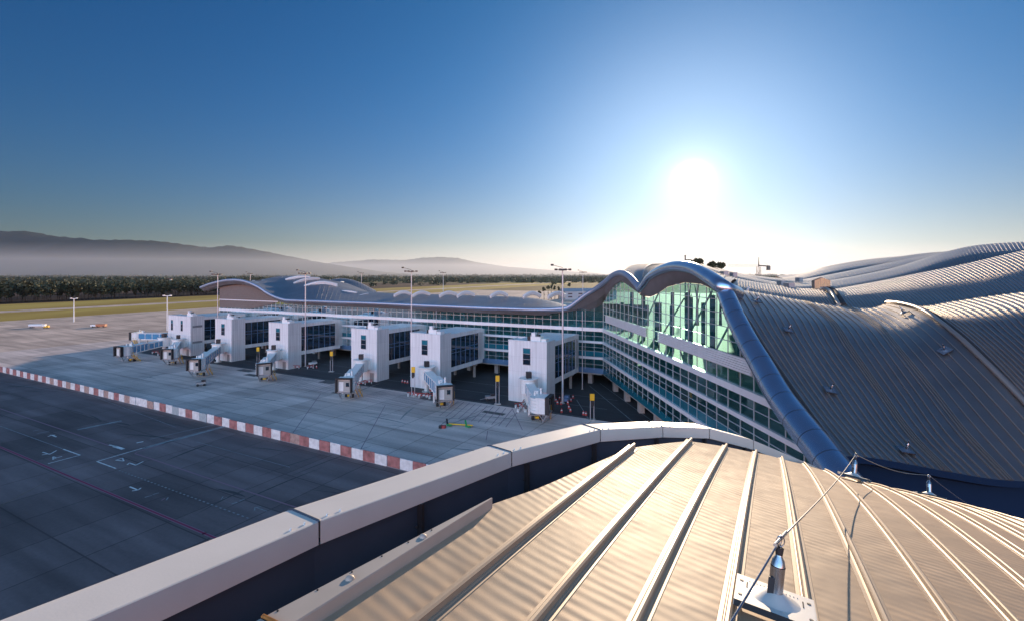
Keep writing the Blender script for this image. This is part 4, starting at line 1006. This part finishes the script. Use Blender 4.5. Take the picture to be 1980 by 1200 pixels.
# tower crane and chimney beyond the roofs
craneM = mat('crane_steel', (.16, .14, .12), .6, .3)
T = empty('tower_crane', (.5102*250, 250, 0), 0, 'tower crane standing beyond the roofs at the foot of the bright sky', 'crane'); b = MB()
zt_ = P(1467, 516, 250).z
for dx in (-.7, .7):
    for dy in (-.7, .7): b.tube([(dx, dy, 0), (dx, dy, zt_)], .14, craneM, 4)
k = 0
while k < zt_-2: b.beam((-.7, -.7, k), (.7, -.7, k+2), .1, .1, craneM); b.beam((.7, .7, k), (-.7, .7, k+2), .1, .1, craneM); k += 2
b.build('crane_mast', T)
b = MB(); b.tube([(-16, 0, zt_+.3), (0, 0, zt_+.3)], .08, craneM, 4); b.tube([(-16, 0, zt_+1.0), (0, 0, zt_+1.0)], .05, craneM, 4); b.beam((0, 0, zt_+.6), (5.4, 0, zt_+.3), 1.1, .6, craneM); b.box((5.0, 0, zt_-.7), (1.5, 1.2, 2.2), craneM); b.tube([(0, 0, zt_), (0, 0, zt_+5)], [.35, .1], craneM, 4); b.tube([(0, 0, zt_+4.8), (5, 0, zt_+.5)], .04, craneM, 4); b.tube([(0, 0, zt_+4.8), (-12, 0, zt_+.9)], .03, craneM, 4); b.build('jib', T)
b = MB(); b.box((-3.5, 0, P(1450, 537, 250).z-3), (12, 3, 7), craneM); b.build('scaffold', T)
x = (1325-CX)/F*230; zc_ = P(1325, 495, 230).z
T = empty('chimney', (x, 230, 0), 0, 'thin dark chimney pole left of the trees above the hall arch', 'chimney'); b = MB(); b.tube([(0, 0, 0), (0, 0, zc_)], .35, craneM, 8); b.build('stack', T)
b = MB(); b.cyl((0, 0, zc_), .5, .4, craneM, 8); b.build('cap', T)
# ---------------------------------------------------------------- roof in the foreground
CF = [-1.64113157, -.0985978349, -.120514022, -.00737522299, .0203368068, -.0310671076, 5.61494644e-05, -.00385083, .0137165284, -.0167380556]
TH = R(28); DA = Vector((math.sin(TH), math.cos(TH), 0)); DB = Vector((math.cos(TH), -math.sin(TH), 0))
def S(a, b_):
    c = CF; bb = max(-2.6, min(b_, 6.5))
    return c[0]+c[1]*a+c[2]*bb+c[3]*a*a+c[4]*a*bb+c[5]*bb*bb+c[6]*a**3+c[7]*a*a*bb+c[8]*a*bb*bb+c[9]*bb**3
def RS(a, b_, off=0): p = DA*a+DB*b_; return Vector((p.x, p.y, H+S(a, b_)+off))
def SN(a, b_):
    e = .05; u = RS(a+e, b_)-RS(a-e, b_); v = RS(a, b_+e)-RS(a, b_-e); n = v.cross(u).normalized(); return n if n.z > 0 else -n
def amax(b_): return interp(b_, [-1.86, -1.80, -1.70, -1.60, -1.48, -1.06, -.65, -.31, 0, .36, .8, 2.0, 6.5], [2.9, 3.2, 3.75, 4.7, 5.85, 7.66, 8.62, 9.33, 10.1, 10.7, 12, 13, 13])
NB = empty('near_roof_building', (0, 0, 0), 0, 'sunlit tan ribbed metal roof with a pale parapet filling the foreground', 'building')
def near_roof_mat():
    m = bpy.data.materials.new('tan_roof_sheet'); m.use_nodes = True; n = m.node_tree; b = n.nodes['Principled BSDF']
    b.inputs['Roughness'].default_value = .60; b.inputs['Metallic'].default_value = 0; b.inputs['Specular IOR Level'].default_value = .22
    tc = n.nodes.new('ShaderNodeTexCoord'); mp = n.nodes.new('ShaderNodeMapping'); mp.inputs['Rotation'].default_value = (0, 0, TH+R(4))
    n.links.new(tc.outputs['Object'], mp.inputs[0])
    w = n.nodes.new('ShaderNodeTexWave'); w.wave_type = 'BANDS'; w.bands_direction = 'Y'; w.wave_profile = 'SIN'
    w.inputs['Scale'].default_value = 3.2; w.inputs['Distortion'].default_value = 1.1; w.inputs['Detail'].default_value = 2; w.inputs['Detail Scale'].default_value = 1.2
    n.links.new(mp.outputs[0], w.inputs['Vector'])
    nz = n.nodes.new('ShaderNodeTexNoise'); nz.inputs['Scale'].default_value = 1.1; nz.inputs['Detail'].default_value = 3; n.links.new(mp.outputs[0], nz.inputs['Vector'])
    r = n.nodes.new('ShaderNodeMapRange'); r.inputs['From Min'].default_value = .35; r.inputs['From Max'].default_value = .65; r.inputs['To Min'].default_value = .1; r.inputs['To Max'].default_value = 1
    n.links.new(nz.outputs['Fac'], r.inputs['Value'])
    mu = n.nodes.new('ShaderNodeMath'); mu.operation = 'MULTIPLY'; n.links.new(w.outputs['Fac'], mu.inputs[0]); n.links.new(r.outputs[0], mu.inputs[1])
    fine = n.nodes.new('ShaderNodeTexNoise'); fine.inputs['Scale'].default_value = 160; n.links.new(tc.outputs['Object'], fine.inputs['Vector'])
    big = n.nodes.new('ShaderNodeTexNoise'); big.inputs['Scale'].default_value = 2.2; n.links.new(tc.outputs['Object'], big.inputs['Vector'])
    b1 = n.nodes.new('ShaderNodeBump'); b1.inputs['Strength'].default_value = .30; b1.inputs['Distance'].default_value = .010; n.links.new(mu.outputs[0], b1.inputs['Height'])
    b2 = n.nodes.new('ShaderNodeBump'); b2.inputs['Strength'].default_value = .12; b2.inputs['Distance'].default_value = .004; n.links.new(fine.outputs['Fac'], b2.inputs['Height']); n.links.new(b1.outputs[0], b2.inputs['Normal'])
    b3 = n.nodes.new('ShaderNodeBump'); b3.inputs['Strength'].default_value = .35; b3.inputs['Distance'].default_value = .06; n.links.new(big.outputs['Fac'], b3.inputs['Height']); n.links.new(b2.outputs[0], b3.inputs['Normal'])
    n.links.new(b3.outputs[0], b.inputs['Normal'])
    r2 = n.nodes.new('ShaderNodeMapRange'); r2.inputs['To Min'].default_value = .78; r2.inputs['To Max'].default_value = 1.16; n.links.new(nz.outputs['Fac'], r2.inputs['Value'])
    v = n.nodes.new('ShaderNodeVectorMath'); v.operation = 'SCALE'; v.inputs[0].default_value = (.42, .30, .205); n.links.new(r2.outputs[0], v.inputs['Scale']); n.links.new(v.outputs[0], b.inputs['Base Color'])
    return m
nearm = near_roof_mat(); seamm = mat('tan_roof_seam', (.36, .27, .19), .5, .1); flashm = mat('tan_flashing', (.42, .36, .31), .5, noise=.08, nscale=4)
copem = mat('coping_paint', (.70, .63, .57), .45, noise=.05, nscale=2, bump=.03, bscale=60); gutm = mat('gutter_blue_grey', (.045, .062, .095), .6, .1, noise=.1, nscale=3); rustm = mat('rust', (.36, .14, .03), .9, noise=.4, nscale=40)
b = MB(); rows = []; na, nb = 60, 120
bs = [-1.86+(6.5+1.86)*(j/nb)**1.2 for j in range(nb+1)]
for i in range(na+1): rows.append([RS(-2.0+(amax(q)+2.0)*i/na, q) for q in bs])
b.grid(rows, nearm)
b.grid([[RS(amax(q), q) for q in bs], [RS(amax(q), q, -.12) for q in bs], [RS(amax(q)-.3, q, -.35) for q in bs]], flashm)
b.grid([[RS(-2+i*.1, -1.86) for i in range(50)], [RS(-2+i*.1, -1.86, -.10) for i in range(50)], [RS(-2+i*.1, -1.80, -.35) for i in range(50)]], flashm)
b.build('roof_sheet', NB)
prof = [(-.085, 0), (-.08, .008), (-.045, .010), (-.035, .018), (-.026, .020), (-.020, .052), (-.026, .062), (-.016, .074), (.006, .076), (.024, .066), (.020, .054), (.030, .018), (.042, .016), (.05, .008), (.082, .007), (.088, 0)]
for k in range(1, 20):
    bk = .42*(k-4.5)
    if bk > 6.2: break
    b = MB(); am = amax(bk)+.03; n = 50; rr_ = []
    for x, z in prof:
        rr_.append([RS(-2+(am+2)*i/n, bk+x*.68)+SN(-2+(am+2)*i/n, bk)*z*.74 for i in range(n+1)])
    b.grid(rr_, seamm, False); e = [r[-1] for r in rr_]; b.add(e, [tuple(range(len(e)))], seamm)
    b.build('standing_seam', NB)
# flashing box on the left edge
def FB(a, x, z): return RS(a, -1.86)+DB*x+Vector((0, 0, z))
b = MB(); sec = [(1, -.05), (1, .048), (.97, .055), (.03, .055), (0, .05), (0, -.06)]
aa = [-2+i*.25 for i in range(14)]+[1.33]
def fbw(a): return interp(a, [-2, 1.3, 3.06], [.20, .15, .01])
def fbrows(al): return [[FB(a, .07-(1-x)*fbw(a), z) for a in al] for x, z in sec]
b.grid(fbrows(aa), flashm, False); b.build('edge_flashing', NB)
b = MB(); al = [1.36+i*.1 for i in range(18)]; rws = fbrows(al); b.grid(rws, flashm, False); b.add([r[-1] for r in rws], [tuple(range(6))], flashm); fo = b.build('edge_flashing', NB)
b = MB(); rz_ = [FB(1.345, .07-(1-x)*.15, z+.003) for x, z in sec[1:5]]; b.tube(rz_, .009, rustm, 5); b.tube([FB(1.345, .07, .05), FB(1.345, .073, -.04)], .010, rustm, 5); b.build('rusty_joint', NB)
for a in (1.15, 1.75, 2.3): b = MB(); b.ball(FB(a, .07-fbw(a)*.5, .055), .024, flashm, 6, (1, 1, .8)); b.build('flashing_bolt', fo)
b = MB()
for i in range(16): b.cyl(FB(-.6+i*.2, .085-fbw(-.6+i*.2), .053), .005, .006, black, 6)
b.build('rivet', fo)
# parapet
PP = [Vector(p) for p in ((-4.6, -1.0, -1.42), (-1.84, 3.95, -1.9), (-.33, 6.1, -2.14), (1.057, 7.6, -2.333), (2.29, 8.4, -2.525), (3.32, 9.0, -2.743), (4.41, 9.6, -3.16), (6.06, 10.5, -3.99), (8.69, 12.5, -5.41), (12.5, 14.0, -7.2))]
nrmI = []
for i, p in enumerate(PP):
    d0 = (PP[i]-PP[i-1]) if i else (PP[1]-PP[0]); d1 = (PP[i+1]-PP[i]) if i < len(PP)-1 else d0
    d0.z = 0; d1.z = 0; d0 = d0.normalized(); d1 = d1.normalized(); n0 = Vector((d0.y, -d0.x, 0)); n1 = Vector((d1.y, -d1.x, 0)); m_ = (n0+n1).normalized(); nrmI.append(m_/max(.4, m_.dot(n0)))
def PS(i, x, z): p = PP[i]+nrmI[i]*x; return Vector((p.x, p.y, H+p.z+z))
psec = [(-.02, -1.6), (-.02, -.10), (.0, -.055), (.035, -.012), (.085, 0.0), (.41, .0), (.418, -.006), (.42, -.18), (.40, -.19), (.33, -.195)]
gsec = [(.36, -.16), (.36, -.80), (.42, -.84), (1.15, -.80), (1.25, -.5)]
for i in range(len(PP)-1):
    b = MB(); d = (PP[i+1]-PP[i]).normalized()*.008
    rr_ = [[PS(i, x, z)+d, PS(i+1, x, z)-d] for x, z in psec]; b.grid(rr_, copem, False)
    co = b.build('coping_segment', NB)
    if i < 8:
        b = MB(); b.grid([[PS(i, x, z), PS(i+1, x, z)] for x, z in gsec[:3]], gutm, False); b.build('gutter_wall', NB)
    if i >= 1 and i < 5:
        # joint: dark strip across the top and screws
        b = MB(); q = [PS(i, x, z+.002) for x, z in psec[2:7]]; b.tube(q, .011, gutm, 5); b.build('coping_joint', NB)
        for (sd_, k) in ((-1, .10), (-1, .22), (1, .1), (1, .22)):
            dd_ = ((PP[i+1]-PP[i]) if sd_ > 0 else (PP[i-1]-PP[i])).normalized(); pos = PS(i, .375, .0)+dd_*k
            s_ = MB(); s_.cyl(pos-Vector((0, 0, .002)), .009, .018, white2, 8); s_.build('coping_screw', co)
b = MB()
b.grid([[PS(i, x, z) for i in range(9)] for x, z in gsec[1:]], gutm, False); b.build('gutter_floor', NB)
# gutter posts
for (i, f_) in ((1, .42), (2, .15), (2, .92), (3, .9), (4, .9), (5, .8), (6, .5)):
    p = PS(i, .38, -.19).lerp(PS(i+1, .38, -.19), f_); d = (PP[i+1]-PP[i]); d.z = 0; d.normalize(); n0 = Vector((d.y, -d.x, 0))
    b = MB(); b.box(p+n0*.03+Vector((0, 0, -.3)), (.035, .06, .62), black, math.atan2(d.y, d.x)); b.beam(p+n0*.03+Vector((0, 0, -.55)), p+n0*.7+Vector((0, 0, -.62)), .05, .05, black)
    for z in (-.2, -.34): b.ball(p-d*.05+n0*.02+Vector((0, 0, z)), .012, black, 5)
    b.build('gutter_bracket', NB)
# body of the building under the roof
b = MB(); b.grid([[PS(i, .0, -1.2) for i in range(10)], [Vector((PS(i, 0, 0).x, PS(i, 0, 0).y, .0)) for i in range(10)]], bandm, False); b.build('wall', NB)

# ---------------------------------------------------------------- fall arrest anchors and cable
steel = mat('stainless_steel', (.42, .44, .48), .22, .95); plate_shade = mat('shaded_plate', (.10, .14, .19), .5, .4); plate_a = mat('painted_plate', (.62, .60, .57), .45, .1, noise=.05, nscale=8)
def anchor(root, sc_=1.0, detail=True):
    plate_m = plate_a if detail else plate_shade  # plates on the shaded roof carry the shade in their darker colour
    b = MB(); w, d = .46*sc_, .40*sc_; b.box((0, 0, .035*sc_), (w, d, .006*sc_), plate_m)
    for x in (-1, 1): b.box((x*w*.5, 0, .02*sc_), (.006*sc_, d, .036*sc_), plate_m)
    b.box((0, -d/2, .018*sc_), (w, .006*sc_, .04*sc_), black)
    if detail:
        for x in (-.2, .2):
            for y in (-.11, .11): b.cyl((x*sc_, y*sc_, .038*sc_), .012*sc_, .004*sc_, black, 10)
        for x in (-.165, .165):
            for k in range(5): b.cyl((x*sc_, (.03+.018*k)*sc_, .038*sc_), .004*sc_, .005*sc_, black, 6)
        for k in range(14): b.cyl(((-.15+.022*k)*sc_, .135*sc_, .038*sc_), .003*sc_, .004*sc_, grey, 6)
    b.build('base_plate', root)
    b = MB(); z0 = .038*sc_; r0 = .044*sc_
    # sheet saddle rising to the post
    rows_ = []
    for (rx, ry, z) in ((.15, .14, 0), (.11, .11, .012), (.06, .07, .04), (.045, .045, .05)):
        rows_.append([Vector((rx*sc_*math.cos(a), ry*sc_*math.sin(a), z0+z*sc_)) for a in [2*math.pi*i/20 for i in range(21)]])
    b.grid(rows_, plate_m); b.build('saddle', root)
    b = MB(); zz_ = [.04, .24, .25, .255, .285, .31, .325]; rs = [r0, r0, r0*1.02, r0*.98, r0*.85, r0*.5, r0*.45]
    b.tube([(0, 0, z*sc_) for z in zz_], rs, steel, 20); b.tube([(0, 0, .246*sc_), (0, 0, .252*sc_)], r0*1.04, black, 20)
    b.box((-.03*sc_, -.036*sc_, .12*sc_), (.035*sc_, .02*sc_, .12*sc_), black); b.tube([(0, 0, .32*sc_), (0, 0, .37*sc_)], [.022*sc_, .026*sc_], black, 12); po = b.build('post', root)
    b = MB()
    for k, a0 in enumerate((0, .9)):
        pts = []
        for i in range(17):
            a = 2*math.pi*i/16; x = .026*math.cos(a)*sc_; z = (.405+.034*math.sin(a))*sc_; pts.append(Matrix.Rotation(a0+.4, 3, 'Z') @ Vector((x, 0, z)))
        b.tube(pts, .004*sc_, steel, 6, False)
    b.build('cable_eye', po)
def place(a, b_, nml=True):
    p = RS(a, b_); n = SN(a, b_); x = (DB-n*DB.dot(n)).normalized(); y = n.cross(x); M = Matrix((x, y, n)).transposed().to_4x4(); M.translation = p+n*.06; return M
r1 = empty('roof_anchor', (0, 0, 0), 0, 'large fall arrest post on a pale plate, nearest to the camera on the tan roof', 'roof anchor'); anchor(r1, .92); r1.matrix_world = place(3.30, .02)
r2 = empty('roof_anchor', (0, 0, 0), 0, 'fall arrest post on the crest of the tan roof beside the round beam', 'roof anchor'); anchor(r2); M2 = place(10.9, 1.38); r2.matrix_world = M2
r3 = empty('roof_anchor', (0, 0, 0), 0, 'fall arrest post peeping over the crest of the tan roof, farthest right of the three', 'roof anchor'); anchor(r3); M3 = place(13.0, 2.95); r3.matrix_world = M3
M1 = place(3.30, .02); tops = [M.to_3x3() @ Vector((0, 0, .42*k_))+M.translation for M, k_ in ((M1, .92), (M2, 1), (M3, 1))]
q_prev = P(1412, 1200, 2.4)
cab_pts = []
def sag(a, c, s, n=14): return [a.lerp(c, i/n)-Vector((0, 0, s*math.sin(math.pi*i/n))) for i in range(n)]
cab_pts = sag(q_prev+(q_prev-tops[0])*.6, tops[0], .01)+sag(tops[0], tops[1], .06)+sag(tops[1], tops[2], .10)+sag(tops[2], tops[2]+DA*3+DB*2.2-Vector((0, 0, 1.9)), .1)
b = MB(); b.tube(cab_pts, .0065, steel, 6); b.build('safety_cable', None, 'thin steel safety cable strung between the posts of the tan roof', 'cable')
b = MB(); dd_ = (tops[1]-tops[0]).normalized(); b.tube([tops[0]-dd_*.18, tops[0]+dd_*.22], .011, steel, 8); b.build('cable_sleeve', r1); bpy.data.objects['cable_sleeve'].matrix_parent_inverse = r1.matrix_world.inverted()

# anchors on the shaded roof
def surf_pick(px, py):
    X, Z = (px-CX)/F, (HY-py)/F; best = None
    for i in range(len(g1)-1):
        for j in range(len(g1[0])-1):
            p = g1[i][j]; e = abs(CX+F*p.x/p.y-px)+abs(HY-F*(p.z-H)/p.y-py)
            if i > 6 and (best is None or e < best[0]): best = (e, i, j)
    e, i, j = best; p = g1[i][j]; du = (g1[i][j+1]-p).normalized(); dv = (g1[i+1][j]-p).normalized(); n = du.cross(dv).normalized()
    if n.z < 0: n = -n
    y = n.cross(du); M = Matrix((du, y, n)).transposed().to_4x4(); M.translation = p+n*.15; return M
for px, py, lab in ((1462, 583, 'roof anchor in the sunlit strip just right of the top of the round beam'), (1519, 640, 'roof anchor on the shaded roof below the sunlit strip, third rib group from the beam'),
                    (1607, 756, 'roof anchor in the middle of the dark shaded roof'), (1748, 872, 'lowest roof anchor, at the lower edge of the dark shaded roof'),
                    (1828, 684, 'roof anchor beside the dark expansion joint on the right'), (1751, 606, 'roof anchor in the sunlit area near the bend of the expansion joint')):
    r = empty('roof_anchor', (0, 0, 0), 0, lab, 'roof anchor', 'anchors on the shaded roof'); anchor(r, 2.1, False); r.matrix_world = surf_pick(px, py)

# ---------------------------------------------------------------- haze
b = MB(); hz = bpy.data.materials.new('haze'); hz.use_nodes = True; n = hz.node_tree; n.nodes.clear(); o = n.nodes.new('ShaderNodeOutputMaterial'); v = n.nodes.new('ShaderNodeVolumePrincipled')
v.inputs['Color'].default_value = (.62, .78, 1.0, 1); v.inputs['Density'].default_value = 0.16e-4; v.inputs['Anisotropy'].default_value = .45
n.links.new(v.outputs[0], o.inputs['Volume'])
b.bb(-13500, 13500, -600, 14000, -1.5, 575, hz); b.build('haze', kind='stuff')

b = MB(); ms = bpy.data.materials.new('valley_mist'); ms.use_nodes = True; n = ms.node_tree; n.nodes.clear(); o = n.nodes.new('ShaderNodeOutputMaterial'); v = n.nodes.new('ShaderNodeVolumePrincipled')
v.inputs['Color'].default_value = (.80, .86, 1.0, 1); v.inputs['Density'].default_value = 1.3e-4; v.inputs['Anisotropy'].default_value = .3
n.links.new(v.outputs[0], o.inputs['Volume'])
b.bb(-12500, 12500, 2400, 9300, .5, 190, ms); b.build('mist', kind='stuff')
